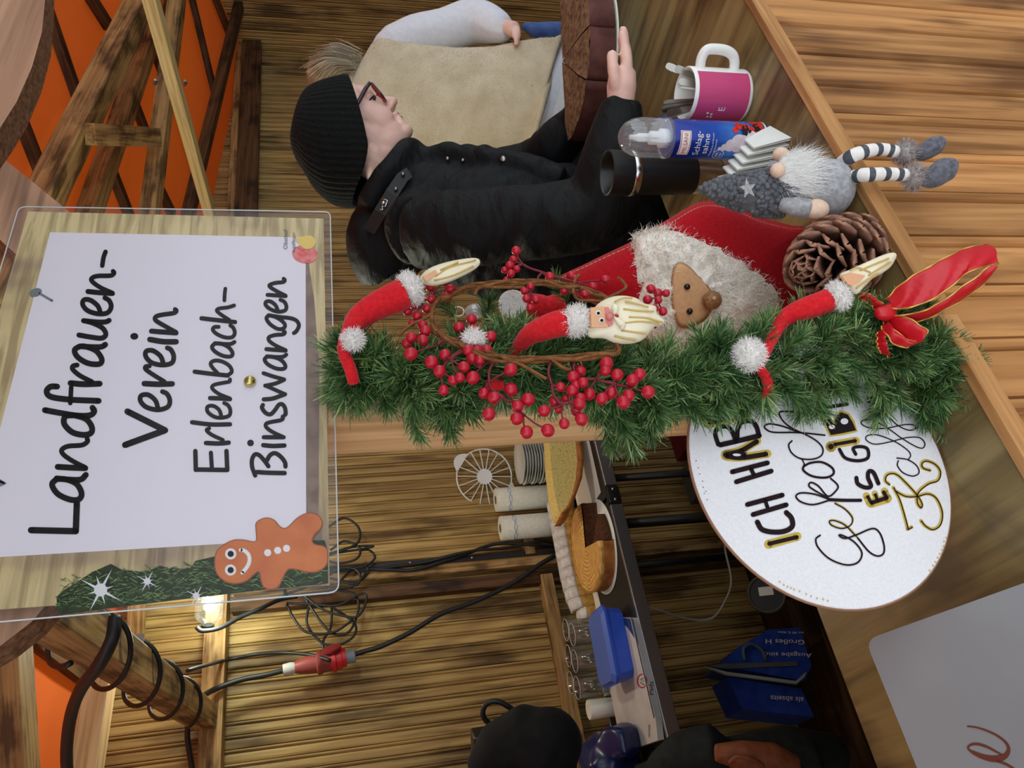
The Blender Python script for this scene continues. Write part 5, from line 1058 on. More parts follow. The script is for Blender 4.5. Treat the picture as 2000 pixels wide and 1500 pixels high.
def tapered(w0, d0, w1, d1, z0, z1): 
    m = MB(); f = lambda w, d, z: [tc_+tR @ V((x, y, 0))+UPZ*z for x, y in ((-w/2+.02, -d/2), (w/2-.02, -d/2), (w/2, -d/2+.02), (w/2, d/2-.02), (w/2-.02, d/2), (-w/2+.02, d/2), (-w/2, d/2-.02), (-w/2, -d/2+.02))]
    return m.loft([f(w0, d0, z0), f(w1, d1, z1)])
obj('box', tapered(.217, .145, .236, .16, TZ+.0225, TZ+.079), bl1, tu, False); obj('lid_rim', tapered(.248, .172, .248, .172, TZ+.079, TZ+.087), bl1, tu, False); obj('lid', tapered(.24, .164, .224, .147, TZ+.087, TZ+.099), plain('blue_lid', (84, 116, 210), .4), tu, False)
gm = clear('drinking_glass', (.96, .98, .97, 1), .05, .012, .08)
gl_p = [(.001, .004), (.027, .004), (.030, .008), (.0375, .112), (.0390, .112), (.0315, .003), (.028, .0), (.001, .0)]
gmesh = MB().lathe(gl_p, (0, 0, 0), 28).mesh('drinking_glass'); gmesh.materials.append(gm)
for i, (x, y, lb) in enumerate(((1176, 1233, 'front row, nearest the loaf'), (1181, 1284, 'front row, middle one'), (1186, 1336, 'front row, farthest from the loaf'), (1162, 1224, 'back row, nearest the loaf'), (1167, 1274, 'back row, middle one'), (1172, 1326, 'back row, farthest from the loaf'))):
    o = bpy.data.objects.new('drinking_glass', gmesh); C.objects.link(o); p = at_z(x, y, TZ+.022); o.location = p; WL[o.name] = p; obj('rim', MB().tube([p+V((.0382*math.cos(t), .0382*math.sin(t), .112)) for t in [2*math.pi*q/28 for q in range(28)]], .0011, 5, closed=True), plain('rim_highlight', (214, 222, 220), .15), o); obj('thick_base', MB().lathe([(.001, .0005), (.029, .0005), (.030, .008), (.001, .009)], p, 24), clear('thick_glass', (.80, .88, .84, 1), .22, .05, .1), o); tag(o, 'empty clear drinking glass behind the blue tub, '+lb, 'glass', 'drinking glasses on the carton')  # opaque pale ring paints the highlight along each glass rim
wbx = at_y(1150, 1400, 2.93); obj('white_can', MB().lathe([(.001, 0), (.032, 0), (.034, .088), (.032, .092), (.001, .092)], (wbx.x-.0, 2.80, TZ), 28), M['paper'], None, True, label='white paper cup standing behind the blue glossy bag', cat_='cup', sharp=50)
bb_ = V((.29, 2.62, TZ)); m = fuse(MB().ell(bb_+V((0, 0, .11)), (.11, .10, .105)).ell(bb_+V((.05, -.05, .08)), (.07, .08, .075)).ell(bb_+V((-.08, 0, .07)), (.09, .09, .07)), .008, 6)
m.v = [p+V((noise.noise(p*14), noise.noise(p*14+V((5, 0, 0))), noise.noise(p*9+V((9, 0, 0)))))*.022 for p in m.v]
obj('blue_bag', m, plain('dark_blue_foil', (20, 34, 84), .25), None, True, org=bb_, label='dark blue glossy bag standing on the table beyond the glasses', cat_='bag')

# ------------------------------------------------------------------ cables, plug and lantern
def cable(name, pts, r, lab, Y=2.93, n=8, par=None, **k):
    P = [at_y(p[0], p[1], p[2] if len(p) > 2 else Y) for p in pts]
    return obj(name, MB().tube(cat(P, 6), r, n), M['cable'], par, True, label=lab, cat_='cable' if lab else None, **k)
cable('power_cable', [(690, 1279), (712, 1272), (745, 1262), (800, 1236), (860, 1200), (930, 1174), (1000, 1140), (1055, 1102), (1083, 1086, 2.93)], .0095, 'thick black cable hanging from the red plug down to the table')
cable('power_cable', [(690, 1110), (760, 1113), (810, 1113), (860, 1098), (910, 1082), (970, 1062), (1040, 1064), (1090, 1068, 2.97)], .0075, 'upper of two thin black cables crossing the boards to the kitchen rolls')
cable('power_cable', [(692, 1116), (760, 1108), (830, 1098), (880, 1085, 2.915), (930, 1075, 2.915), (990, 1070), (1050, 1058), (1092, 1062, 2.98)], .0065, 'lower of two thin black cables crossing the boards to the kitchen rolls')
rn = random.Random(12); co = thing('cable_coil', at_y(690, 1130, 2.9), 'loose bundle of black cable loops hanging below the sign', 'cable')
LP = [[(640, 1030), (672, 1012), (700, 1030), (700, 1058), (670, 1075), (640, 1085)], [(645, 1075), (672, 1057), (702, 1070), (698, 1090), (668, 1100), (640, 1096)], [(640, 1082), (690, 1068), (730, 1067), (690, 1075), (640, 1082)],
      [(640, 1120), (680, 1110), (712, 1106), (732, 1090), (722, 1075), (700, 1075)], [(660, 1140), (690, 1110), (715, 1107), (718, 1120), (700, 1135), (662, 1135)], [(640, 1150), (690, 1145), (704, 1130), (695, 1112), (665, 1110), (640, 1125)],
      [(560, 1178), (610, 1180), (660, 1182), (705, 1160), (716, 1170), (700, 1203), (672, 1203), (630, 1190), (590, 1160)], [(590, 1160), (640, 1230), (680, 1235), (700, 1190), (690, 1160), (640, 1150)], [(640, 1180), (690, 1215), (692, 1240), (665, 1258), (630, 1256), (600, 1220), (604, 1180)],
      [(648, 1180), (646, 1225), (632, 1250), (632, 1280)], [(545, 1165), (590, 1150), (640, 1130), (690, 1140), (715, 1120)], [(560, 1180), (575, 1210), (600, 1235), (650, 1235), (690, 1210)]]
for i, q in enumerate(LP): cable('cable_loop', [(x, y, 2.87+.012*(i % 5)) for x, y in q], .0048, None, par=co)
plg = thing('power_plug', at_y(625, 1295, 2.90), 'red three-phase plug and socket joined, hanging in front of the boards', 'plug')
A = at_y(553, 1309, 2.90); B = at_y(694, 1280, 2.90); d = (B-A); R = Matrix(frame(d)).transposed(); k_ = d.length
obj('grey_gland', MB().lathe([(.001, 0), (.020, 0), (.022, .1*k_), (.019, .16*k_), (.001, .16*k_)], A, 20, R), plain('light_grey_plastic', (190, 190, 186), .5), plg, sharp=40)
obj('socket_body', MB().lathe([(.001, .16*k_), (.020, .16*k_), (.030, .3*k_), (.034, .45*k_), (.041, .47*k_), (.041, .52*k_), (.037, .54*k_), (.037, .66*k_), (.001, .66*k_)], A, 24, R), plain('dull_red_plastic', (142, 60, 56), .5), plg, sharp=40)
obj('plug_body', MB().lathe([(.001, .66*k_), (.043, .66*k_), (.043, .72*k_), (.037, .73*k_), (.037, .80*k_), (.033, .81*k_), (.032, .87*k_), (.001, .87*k_)], A, 24, R), plain('bright_red_plastic', (206, 34, 44), .4), plg, sharp=40)
obj('plug_gland', MB().lathe([(.001, .87*k_), (.025, .87*k_), (.026, .99*k_), (.022, 1.0*k_), (.001, 1.0*k_)], A, 12, R), plain('slate_plastic', (128, 138, 150), .5), plg, sharp=30)
obj('hinged_lid', MB().lathe([(.001, 0), (.034, 0), (.034, .008), (.001, .012)], A+d*.68+UPZ*.0+crh*.040-cfh*.01, 20, Matrix(frame(crh+UPZ*.2)).transposed()), plain('dark_red_plastic', (120, 26, 34), .5), plg, sharp=40)
cable('power_cable', [(366, 1310, 2.6), (400, 1300, 2.7), (440, 1290), (500, 1278), (560, 1275), (610, 1280, 2.88), (645, 1290, 2.85)], .0065, 'black cable running from the roof beam over the top of the red plug')
cable('power_cable', [(392, 1362, 2.8), (420, 1346, 2.88), (470, 1328, 2.9), (520, 1318, 2.9), (556, 1309, 2.9)], .010, 'thick black cable from the roof beam into the grey end of the plug')
cable('power_cable', [(368, 1400, 2.88), (366, 1440, 2.88), (372, 1480, 2.88), (380, 1530, 2.88)], .009, 'black cable hanging along the wall plate at the far left')
cable('lantern_cable', [(384, 1225, 2.72), (396, 1232, 2.72), (430, 1226, 2.74), (470, 1205, 2.78), (510, 1188, 2.8), (545, 1172, 2.85), (580, 1165, 2.88)], .008, 'black cable running from the clear lantern to the cable bundle')
cable('black_strap', [(225, 1205, 1.45), (218, 1250, 1.45), (192, 1300, 1.5), (158, 1345, 1.6), (138, 1400, 1.75), (130, 1470, 1.9), (134, 1540, 2.0)], .012, 'flat black strap hanging in a curve across the roof beams')
# cable wound round the tie beam
dT = (tb_q-tb_p); LT = dT.length; a_, b_, dT = frame(dT); wc_ = []
for i in range(150):
    t = i/149; an = 2*math.pi*(1.0+4.0*t); k_ = .062+.010*math.sin(an*1.0); wc_.append(tb_p+dT*(LT*(.10+.70*t**1.0)+.03*math.sin(an))+a_*k_*math.cos(an)+b_*k_*math.sin(an))
obj('wound_cable', MB().tube(wc_, .0056, 8), M['cable'], None, True, label='black cable wound in loops round the sloping roof beam', cat_='cable')
bl = at_y(268, 1248, 1.9); obj('bolt_plate', MB().box(bl, (.02, .01, .03)), M['steel'], ce, False)
def lantern(lp, lab, watts):
    lan = thing('lantern', lp, lab, 'lamp', 'lanterns on the cable'); RL = Matrix(frame(crh*.9-UPZ*.1)).transposed()
    obj('glass', MB().lathe([(.001, -.045), (.018, -.045), (.045, -.02), (.045, .06), (.032, .075), (.001, .075)], lp, 8, RL), clear('lantern_glass', (.985, 1, .985, 1), .07, .015, .05), lan, False)
    bm_ = NT('lit_bulb'); bm_.b.inputs['Emission Color'].default_value = (.92, 1, .90, 1); bm_.b.inputs['Emission Strength'].default_value = 8; obj('bulb', MB().ell(lp+crh*.016, (.017, .017, .017)), bm_.m, lan)
    obj('cap', MB().lathe([(.001, -.062), (.02, -.062), (.022, -.045), (.001, -.045)], lp, 12, RL), M['black'], lan, False)
    pl = bpy.data.lights.new('lantern_light', 'POINT'); pl.energy = watts; pl.color = (.93, 1, .80); pl.shadow_soft_size = .04
    q = bpy.data.objects.new('lantern_light', pl); C.objects.link(q); q.parent = lan; q.location = (0, -.06, -.02)
lantern(at_y(408, 1194, 2.72), 'faceted clear lantern lamp shining below the sign', 7)
lantern(at_y(520, 800, 1.75), 'second clear lantern lamp, added unseen behind the sign', 7.5)  # unseen lantern added to light the interior; greenish light on the vest suggests it
cable('lantern_cable', [(560, 1165, 2.87), (500, 1000, 2.5), (470, 880, 2.0), (505, 815, 1.76), (526, 805, 1.752)], .007, 'black cable running behind the sign to the added second lantern')

# ------------------------------------------------------------------ dark things at the left and under the tables
dk = soft('black_cloth', (12, 14, 16), (20, 22, 25), 40, .85, .3, .002, .02)
rk = thing('coat_rack', (.02, 2.02, 0), 'wooden coat stand at the left end behind the counter, mostly hidden by coats', 'coat stand')
obj('pole', MB().tube([(.02, 2.02, 0), (.02, 2.02, 1.5)], .02, 12), M['beam'], rk); obj('foot', MB().box((.02, 2.02, .015), (.5, .06, .03)), M['beam'], rk, False); obj('foot', MB().box((.02, 2.02, .016), (.06, .5, .03)), M['beam'], rk, False)
obj('hook', MB().tube([(.02, 2.02, 1.42), (.16, 2.0, 1.40), (.20, 2.0, 1.46)], .012, 8), M['beam'], rk); obj('hook', MB().tube([(.02, 2.02, 1.0), (.14, 1.95, .99), (.17, 1.95, 1.04)], .012, 8), M['beam'], rk)
m = MB(); f = lambda x, y, d: at_d(x, y, d)
m.tube([f(945, 1520, 1.98), f(985, 1470, 1.98), f(1035, 1440, 1.97), f(1075, 1445, 1.95)], [.06, .085, .085, .07], 16); m.tube([f(1020, 1450, 1.96), f(1062, 1468, 1.94), f(1066, 1520, 1.95), f(1070, 1600, 1.96)], [.08, .085, .085, .08], 16); m.ell(f(1070, 1450, 1.95), (.088, .088, .088))
m.tube([f(1060, 1640, 1.98), f(1200, 1660, 1.98), f(1420, 1680, 1.98)], [.13, .14, .13], 16)
obj('black_jacket', fuse(m, .009, 6), dk, None, True, label='black jacket hanging in a rounded bulge at the left edge', cat_='jacket')
hb = thing('black_bag', at_d(960, 1450, 2.10), 'black bag with a looped handle behind the black jacket', 'bag'); c = at_d(958, 1465, 2.12)
obj('bag_body', MB().box(c, (.11, .07, .10), Rz(-yaw), bev=.008), plain('black_leather', (16, 17, 18), .4), hb)
obj('handle', MB().tube(cat([at_d(x, y, 2.12) for x, y in ((978, 1415), (955, 1412), (943, 1395), (950, 1375), (972, 1370), (1000, 1385), (1020, 1405))], 5), .0075, 10), plain('black_strap', (18, 19, 20), .5), hb)
m = MB(); m.tube([f(1280, 1500, 1.75), f(1330, 1475, 1.72), f(1390, 1462, 1.7), f(1420, 1475, 1.7)], [.03, .05, .055, .03], 14); m.tube([f(1250, 1560, 1.75), f(1400, 1530, 1.72), f(1600, 1530, 1.7)], [.07, .09, .09], 14); m.tube([f(1400, 1490, 1.72), f(1540, 1470, 1.74), f(1640, 1480, 1.76)], [.05, .06, .05], 14)
obj('dark_coat', fuse(m, .009, 6), soft('green_black_cloth', (22, 28, 28), (34, 40, 40), 50, .8, .4, .003), None, True, label='dark green-black coat hanging lower at the left edge', cat_='coat')
lb = thing('leather_bag', at_d(1480, 1490, 1.62), 'brown leather handbag hanging in front of the dark coat', 'bag'); lea = soft('brown_leather', (112, 64, 40), (140, 84, 56), 60, .45, .3, .002)
m = MB(); m.tube([f(1395, 1470, 1.63), f(1450, 1475, 1.62), f(1510, 1485, 1.62), f(1555, 1500, 1.62)], [.018, .03, .035, .025], 14); m.tube([f(1430, 1530, 1.63), f(1560, 1540, 1.63)], [.055, .055], 14)
obj('bag_body', fuse(m, .005, 5), lea, lb); obj('strap', MB().tube(cat([f(1425, 1490, 1.585), f(1440, 1478, 1.58), f(1470, 1484, 1.58), f(1490, 1496, 1.585)], 5), .0045, 8), lea, lb)
sb = thing('shopping_bag', V((.52, 2.62, 0)), 'blue zipped shopping bag with white lettering on the floor under the counter', 'bag'); bq = lambda x, y, o=0: at_y(x, y, 2.56+o)
blu = soft('blue_woven_plastic', (30, 56, 140), (44, 74, 170), 30, .5, .3, .004)
r0_ = [bq(1405, 1305), bq(1440, 1250), bq(1500, 1228), bq(1560, 1226), bq(1575, 1290), bq(1575, 1330)]
m = MB(); front = [bq(1408, 1300), bq(1445, 1262), bq(1500, 1230), bq(1562, 1225), bq(1585, 1300), bq(1572, 1330)]
m.prism(front, (0, .16, 0)); obj('bag_side', m, blu, sb, False)
m = MB(); m.prism([bq(1420, 1322, .02), bq(1565, 1345, .02), bq(1590, 1400, .02), bq(1450, 1385, .02)], (0, .14, 0)); obj('bag_side', m, blu, sb, False)
obj('zip_band', MB().prism([bq(1378, 1300, -.004), bq(1420, 1296, -.004), bq(1556, 1292, -.004), bq(1560, 1300, -.004), bq(1420, 1306, -.004)], (0, .012, 0)), plain('grey_band', (78, 86, 88), .6), sb, False)
obj('zip_band', MB().prism([bq(1376, 1301, -.006), bq(1420, 1312, -.006), bq(1555, 1330, -.006), bq(1575, 1312, -.006), bq(1572, 1322, -.006), bq(1556, 1336, -.006), bq(1420, 1318, -.006)], (0, .012, 0)), plain('pale_band', (150, 160, 154), .6), sb, False)
obj('handle', MB().tube(cat([bq(x, y, -.012) for x, y in ((1455, 1290), (1452, 1268), (1466, 1258), (1486, 1268), (1496, 1288))], 5), .006, 8), plain('grey_strap', (70, 84, 92), .6), sb)
lt = MB(); wf = lambda o: (lambda x, y: bq(x, y, o))
for body, (x0, y0), sz, sk in (('Ausgabe sind', (1585, 1276), 22, .0), ('Großes H', (1572, 1250), 24, -.0), ('aus 80 % Altm', (1570, 1234), 11, 0)):
    w_ = wf(-.003); lt.text(body, sz, lambda s, t: w_(x0-s*.80, y0+t*.55-s*.02))
for body, (x0, y0), sz in (('als abseits', (1570, 1362), 18),):
    w_ = wf(.016); lt.text(body, sz, lambda s, t: w_(x0-s*.9, y0+t*.8-s*.05))
obj('white_lettering', lt, plain('grey_white_print', (226, 230, 236), .7), sb, False, kind='stuff')
# hose reel with a tag, red power strips, white cord
hr_ = thing('cable_reel', at_y(1500, 1160, 2.5), 'round black cable reel with a white tag, low behind the counter', 'reel'); c = at_y(1497, 1160, 2.5); Rr_ = Matrix(frame(CAM-c)).transposed()
obj('drum', MB().lathe([(.001, -.05), (.06, -.05), (.06, .0), (.001, .0)], c, 28, Rr_), M['black'], hr_, sharp=40); obj('rim', MB().tube([c+Rr_ @ V((.062*math.cos(t), .062*math.sin(t), 0)) for t in [2*math.pi*i/32 for i in range(32)]], .006, 8, closed=True), plain('dull_rim', (70, 70, 62), .6), hr_)
obj('tag', MB().box(c+Rr_ @ V((.01, .0, .004)), (.03, .05, .002), Rr_), M['paper'], hr_, False)
obj('reel_stand', MB().box((c.x+.02, c.y+.06, c.z/2-.03), (.05, .04, c.z-.02)), M['black'], hr_, False)
obj('white_cable', MB().tube(cat([at_y(x, y, Y) for x, y, Y in ((1262, 1186, 2.40), (1290, 1192, 2.42), (1340, 1208, 2.5), (1390, 1208, 2.5), (1418, 1170, 2.5), (1428, 1130, 2.5), (1416, 1060, 2.5), (1440, 1020, 2.6), (1445, 990, 2.7))], 6), .0042, 8), plain('grey_white_cord', (150, 148, 140), .6), None, True, label='thin white cable hanging from the table edge in a loop', cat_='cable')
ps = at_y(1370, 945, 2.72)
for (x, y, cc, lab) in ((1345, 925, (120, 24, 30), 'dark red box on the floor under the right table'), (1335, 1010, (96, 92, 84), 'pale carton on the floor under the tables')):
    c = at_y(x, y, 2.72); c.x = 1.55 if 'red' in lab else 1.34; obj('storage_box', MB().box((c.x, 2.72, .13), (.16, .2, .25), bev=.004), plain('box_'+lab[:4], cc, .6), None, False, label=lab, cat_='box')
for x, y in ((860, 60),): pass
yb = at_y(975, 6, 2.8); obj('spirit_level', MB().box((yb.x+.05, 2.83, .62), (.05, .025, 1.2), bev=.003), plain('yellow_metal', (190, 160, 40), .4), None, False, label='yellow spirit level standing against the back wall at right', cat_='level')
gb_ = MB().box((yb.x-.10, 2.83, .55), (.06, .03, 1.06), bev=.003); obj('grey_bar', gb_, plain('grey_profile', (120, 122, 120), .5), None, False, label='grey metal bar standing beside the yellow spirit level', cat_='bar')
bc = at_d(1050, 62, 2.9); obj('blue_cloth', fuse(MB().tube([bc+UPZ*.06+crh*.02, bc, bc-UPZ*.30, V((bc.x, bc.y, .01))], [.012, .035, .06, .09], 12), .008, 4), soft('blue_cloth', (70, 96, 160), (92, 120, 184), 30, .8, .3), None, True, label='tall bundle of blue cloth standing behind the beige vest', cat_='cloth')
# ------------------------------------------------------------------ woman in black at the counter
HO = at_d(688, 251, 1.8)                                   # middle of the head
hf = (cr*.78-cu*.62).normalized(); hu = (cr*.62+cu*.78).normalized(); hr_v = -cf.normalized()   # her face turns right in the upright view and looks down at the cake
def HP_(f, u_, r): return HO+hf*f+hu*u_+hr_v*r
RH = Matrix((hf, hr_v, hu)).transposed()                   # local x fwd, y her right, z up
ppl = thing('person', V((HO.x, HO.y+.1, 0)), 'woman in black jacket, black knitted beanie and red glasses looking down at a cake', 'person')
bd = MB(); he = lambda c, r: bd.ell(HP_(c[0], c[1], c[2]), (r[0], r[2], r[1]), RH, 20, 14)
he((-.005, .03, 0), (.095, .085, .075)); he((.045, -.03, 0), (.043, .078, .060)); he((.036, -.080, 0), (.044, .040, .050)); he((.072, -.103, 0), (.019, .016, .022)); he((.072, .020, 0), (.024, .034, .052))
bd.tube([HP_(.086, .004, 0), HP_(.098, -.018, 0), HP_(.108, -.034, 0)], [.008, .0100, .0118], 12); bd.ell(HP_(.108, -.036, 0), (.0125, .0125, .0105), RH)
for q in (1, -1): he((.096, -.041, .0095*q), (.0095, .008, .008)); he((.056, -.045, .030*q), (.030, .034, .024))
he((.084, -.061, 0), (.0105, .0065, .020)); he((.089, -.0635, 0), (.0075, .0048, .014)); he((.085, -.0755, 0), (.0095, .0060, .016)); he((.078, -.088, 0), (.011, .012, .022))
he((.015, -.055, 0), (.055, .06, .057)); he((.022, -.092, 0), (.054, .038, .052)); he((.0, -.10, 0), (.045, .04, .05))
NB = at_d(775, 345, 1.83)
bd.tube([HP_(-.02, -.06, 0), HP_(-.012, -.115, 0)*.5+NB*.5, NB, at_d(830, 400, 1.83)], [.055, .054, .060, .085], 18)
f = at_d
bd.tube([f(830, 410, 1.83), f(950, 450, 1.81), f(1150, 480, 1.88), f(1400, 500, 2.02)], [.10, .125, .13, .135], 18); bd.tube([f(835, 440, 1.68), f(850, 400, 1.98)], [.06, .06], 14)
hipL = f(1400, 500, 2.02)
for sgn in (-1, 1):
    hp_ = hipL+V((.5, .86, 0)).normalized()*.09*sgn; bd.tube([hp_+V((0, 0, .05)), V((hp_.x, hp_.y, .5)), V((hp_.x, hp_.y, .08))], [.085, .06, .045], 14); bd.tube([V((hp_.x, hp_.y, .06)), V((hp_.x+.05, hp_.y-.13, .045))], [.045, .035], 12)
bd.tube([f(835, 440, 1.66), f(1000, 430, 1.60), f(1165, 410, 1.54), f(1195, 300, 1.50), f(1212, 200, 1.485)], [.055, .050, .045, .040, .026], 14)
bd.tube([f(850, 400, 1.98), f(1000, 345, 1.98), f(1075, 300, 1.93), f(1125, 240, 1.85), f(1162, 200, 1.78)], [.055, .045, .040, .034, .026], 14)
# right hand: palm, thumb on top of the board, four fingers under it
bd.tube([f(1212, 205, 1.485), f(1214, 170, 1.48), f(1216, 140, 1.48)], [.026, .029, .026], 14); bd.ell(f(1217, 150, 1.485), (.020, .024, .026))
bd.tube(cat([f(1204, 172, 1.465), f(1199, 145, 1.455), f(1196, 122, 1.455), f(1195, 102, 1.46)], 3), [.0125]*3+[.0115]*3+[.0105]*3+[.009], 10)
for i, (dd, dx, L_) in enumerate(((1.462, 0, 1.0), (1.485, 1, 1.12), (1.507, 0, 1.05), (1.525, -2, .85))):
    bd.tube(cat([f(1221+dx, 150, dd+.01), f(1224+dx, 122, dd), f(1220+dx, 122-30*L_, dd), f(1215+dx, 122-62*L_, dd)], 3), [.0120]*3+[.0112]*3+[.0095]*3+[.0072], 10)
# left hand under the far side of the board
bd.tube([f(1160, 202, 1.785), f(1180, 172, 1.78), f(1188, 152, 1.775)], [.024, .027, .022], 12)
for i in range(4): bd.tube([f(1184+i*2, 160-i*7, 1.775), f(1194+i*2, 138-i*9, 1.765), f(1196+i*2, 112-i*9, 1.755)], [.010, .009, .0075], 8)
bd.tube([f(1172, 176, 1.80), f(1180, 150, 1.81)], [.0105, .0085], 8)
obj('body', fuse(bd, .0030, 7, .5), M['skin'], ppl)
lip = plain('lip', (196, 112, 108), .45)
obj('lips', fuse(MB().ell(HP_(.0905, -.0635, 0), (.0065, .012, .0038), RH).ell(HP_(.0885, -.0745, 0), (.0070, .0125, .0046), RH), .0016, 2), lip, ppl)
for q in (1, -1):
    e = obj('eye', MB().ell(HP_(.070, -.005, .030*q), (.0125, .0125, .0085), RH), plain('eye_white', (206, 190, 182), .3), ppl); obj('iris', MB().ell(HP_(.0785, -.0095, .033*q), (.0050, .0062, .0045), RH), plain('dark_iris', (40, 30, 26), .3), e)
    obj('upper_lid', MB().ell(HP_(.0715, .0015, .031*q), (.0136, .0148, .0085), RH), M['skin'], ppl); obj('lashes', MB().tube(cat([HP_(.068, -.0075, .0455*q), HP_(.0845, -.0055, .036*q), HP_(.086, -.007, .025*q)], 4), .0015, 6), M['ink'], ppl)
    obj('eyebrow', MB().tube(cat([HP_(.064, .024, .047*q), HP_(.080, .029, .034*q), HP_(.092, .024, .018*q)], 4), [.0010, .0014, .0016, .0018, .0020, .0020, .0020, .0018, .0012], 6, flat=.6), plain('brow_hair', (92, 70, 56), .8), ppl)
gls = plain('plum_frame', (70, 48, 62), .3); rdl = plain('red_frame_inside', (150, 20, 36), .3)
ff = .101
for q in (1, -1):
    P = []
    for i in range(28):
        t = 2*math.pi*i/28; c_, s_ = math.cos(t), math.sin(t); c2 = math.copysign(abs(c_)**.6, c_); s2 = math.copysign(abs(s_)**.6, s_); P.append((.004*s2, -.009+.021*s2, (.034+.027*c2)*q))
    rm = obj('glasses_rim', MB().tube([HP_(ff+a-abs(r)*.06, b, r) for a, b, r in P], .0023, 6, closed=True), gls, ppl)
    obj('rim_inside', MB().tube([HP_(ff-.003+a-abs(r)*.06, b, r) for a, b, r in P], .0022, 6, closed=True), rdl, rm)
    obj('lens', MB().poly([HP_(ff+a-abs(r)*.06, b, r) for a, b, r in P]), clear('spectacle_lens', (.97, .97, .98, 1), .04), rm, False)
    obj('temple_arm', MB().tube([HP_(ff-.003, .011, .061*q), HP_(.08, .008, .066*q), HP_(.045, -.001, .073*q), HP_(.0, -.005, .078*q)], [.0042, .0048, .0050, .004], 8), gls, ppl)
obj('nose_bridge', MB().tube([HP_(ff+.001, -.004, .009), HP_(ff+.005, -.001, 0), HP_(ff+.001, -.004, -.009)], .0022, 6), gls, ppl)
# beanie
bn = MB(); NB_ = 240; rings = []
hrng = cat([V(q) for q in ((575, 262, 6, .012), (578, 262, 34, .04), (586, 260, 60, .065), (600, 260, 82, .082), (620, 270, 104, .096), (648, 277, 120, .104), (672, 277, 126, .102))], 5)
def brimx(s_): return 704+36*math.cos(s_)-20*math.sin(s_) if 0 else None
brim = cat([V(q) for q in ((681, 150), (699, 195), (716, 240), (729, 280), (735, 312), (726, 350), (708, 380), (690, 403))], 8)
def brim_at(y):
    for a, b in zip(brim, brim[1:]):
        if a.y <= y <= b.y: return a.x+(b.x-a.x)*(y-a.y)/(b.y-a.y+1e-6)
    return brim[0].x if y < brim[0].y else brim[-1].x
def hring(x0, cy, h, dep, k=1.0, to_brim=0):
    row = []
    for j in range(NB_):
        t = 2*math.pi*j/NB_; rb = 1+.014*math.cos(60*t)*k; y = cy-h*rb*math.cos(t); x = x0
        if to_brim:
            bx_ = brim_at(y); x = x0+(bx_-x0)*to_brim
        row.append(at_d(x+4*math.sin(2*t), y, 1.80)-cf*dep*rb*math.sin(t))
    return row
for q in hrng: rings.append(hring(q.x, q.y, q.z, q.w, min(1, q.z/60)))
for tb_ in (.25, .5, .75, .93, 1.0): rings.append(hring(674, 277, 126.5-(1.5 if tb_ == 1 else 0), .100-.004*tb_, 1, tb_))
rings.append(hring(668, 277, 118, .090, 0, .9)); rings.append(hring(650, 277, 112, .085, 0, .6))
bn.loft(rings, False); knitb = soft('black_knit', (14, 18, 18), (26, 30, 30), 170, .95, .7, .002, .04); obj('beanie', bn, knitb, ppl)
# jacket
jk = MB()
jk.tube(cat([f(800, 380, 1.83), f(860, 418, 1.82), f(950, 448, 1.81), f(1080, 462, 1.84), f(1220, 480, 1.93), f(1420, 500, 2.02), f(1560, 515, 2.08)], 3), [x for a, b in zip((.10, .130, .160, .170, .176, .185), (.130, .160, .170, .176, .185, .19)) for x in (a, a+(b-a)/3, a+(b-a)*2/3)]+[.19], 24)
jk.tube([f(822, 452, 1.67), f(828, 425, 1.82), f(838, 400, 1.97)], [.078, .10, .075], 18)
jk.tube(cat([f(822, 455, 1.66), f(900, 448, 1.61), f(1000, 438, 1.58), f(1100, 428, 1.55), f(1172, 408, 1.53), f(1190, 340, 1.51), f(1203, 270, 1.495), f(1211, 215, 1.485), f(1213, 196, 1.483)], 3), [x for a, b in zip((.082, .082, .078, .076, .074, .068, .056, .042), (.082, .078, .076, .074, .068, .056, .042, .038)) for x in (a, a+(b-a)/3, a+(b-a)*2/3)]+[.036], 20)
jk.tube(cat([f(842, 398, 1.98), f(950, 352, 2.0), f(1045, 320, 1.97), f(1090, 280, 1.9), f(1125, 240, 1.87), f(1152, 208, 1.80)], 3), [x for a, b in zip((.075, .068, .062, .058, .050), (.068, .062, .058, .050, .042)) for x in (a, a+(b-a)/3, a+(b-a)*2/3)]+[.040], 18)
jk.tube(cat([f(712, 418, 1.80), f(716, 450, 1.79), f(728, 488, 1.80), f(752, 520, 1.83)], 3), [.030, .036, .042, .05, .054, .058, .062, .066, .068, .07], 16); jk.ell(f(770, 470, 1.83), (.10, .10, .09))
# stand-up collar round the neck
jk.tube(cat([f(718, 402, 1.76), f(738, 362, 1.73), (f(765, 325, 1.73)), f(792, 298, 1.76), f(806, 290, 1.82), f(800, 310, 1.90), f(770, 360, 1.94), f(735, 405, 1.90)], 3, True), .026, 12, closed=True)
jk.tube([f(735, 400, 1.76), f(770, 345, 1.75), f(815, 310, 1.78)], [.028, .036, .034], 14); jk.tube([f(812, 300, 1.80), f(870, 300, 1.78), f(950, 305, 1.74), f(1030, 325, 1.71), f(1100, 350, 1.70)], [.024, .026, .026, .028, .03], 12)
jm = fuse(jk, .0058, 16, .5)
nn_ = []                      # soft cloth folds
for i, p in enumerate(jm.v):
    a = noise.noise(V((p.x*9, p.y*9, p.z*16)))*.008+noise.noise(V((p.x*18+5, p.y*18, p.z*26+(p.x+p.y)*18)))*.0065; d_ = (p-f(1000, 450, 1.78)); d_.z = 0; nn_.append(p+d_.normalized()*a)
jm.v = nn_
jc = NT('black_jacket_cloth'); jc.b.inputs['Base Color'].default_value = rgb(14, 18, 21); jc.b.inputs['Roughness'].default_value = .68; jc.b.inputs['Specular IOR Level'].default_value = .26
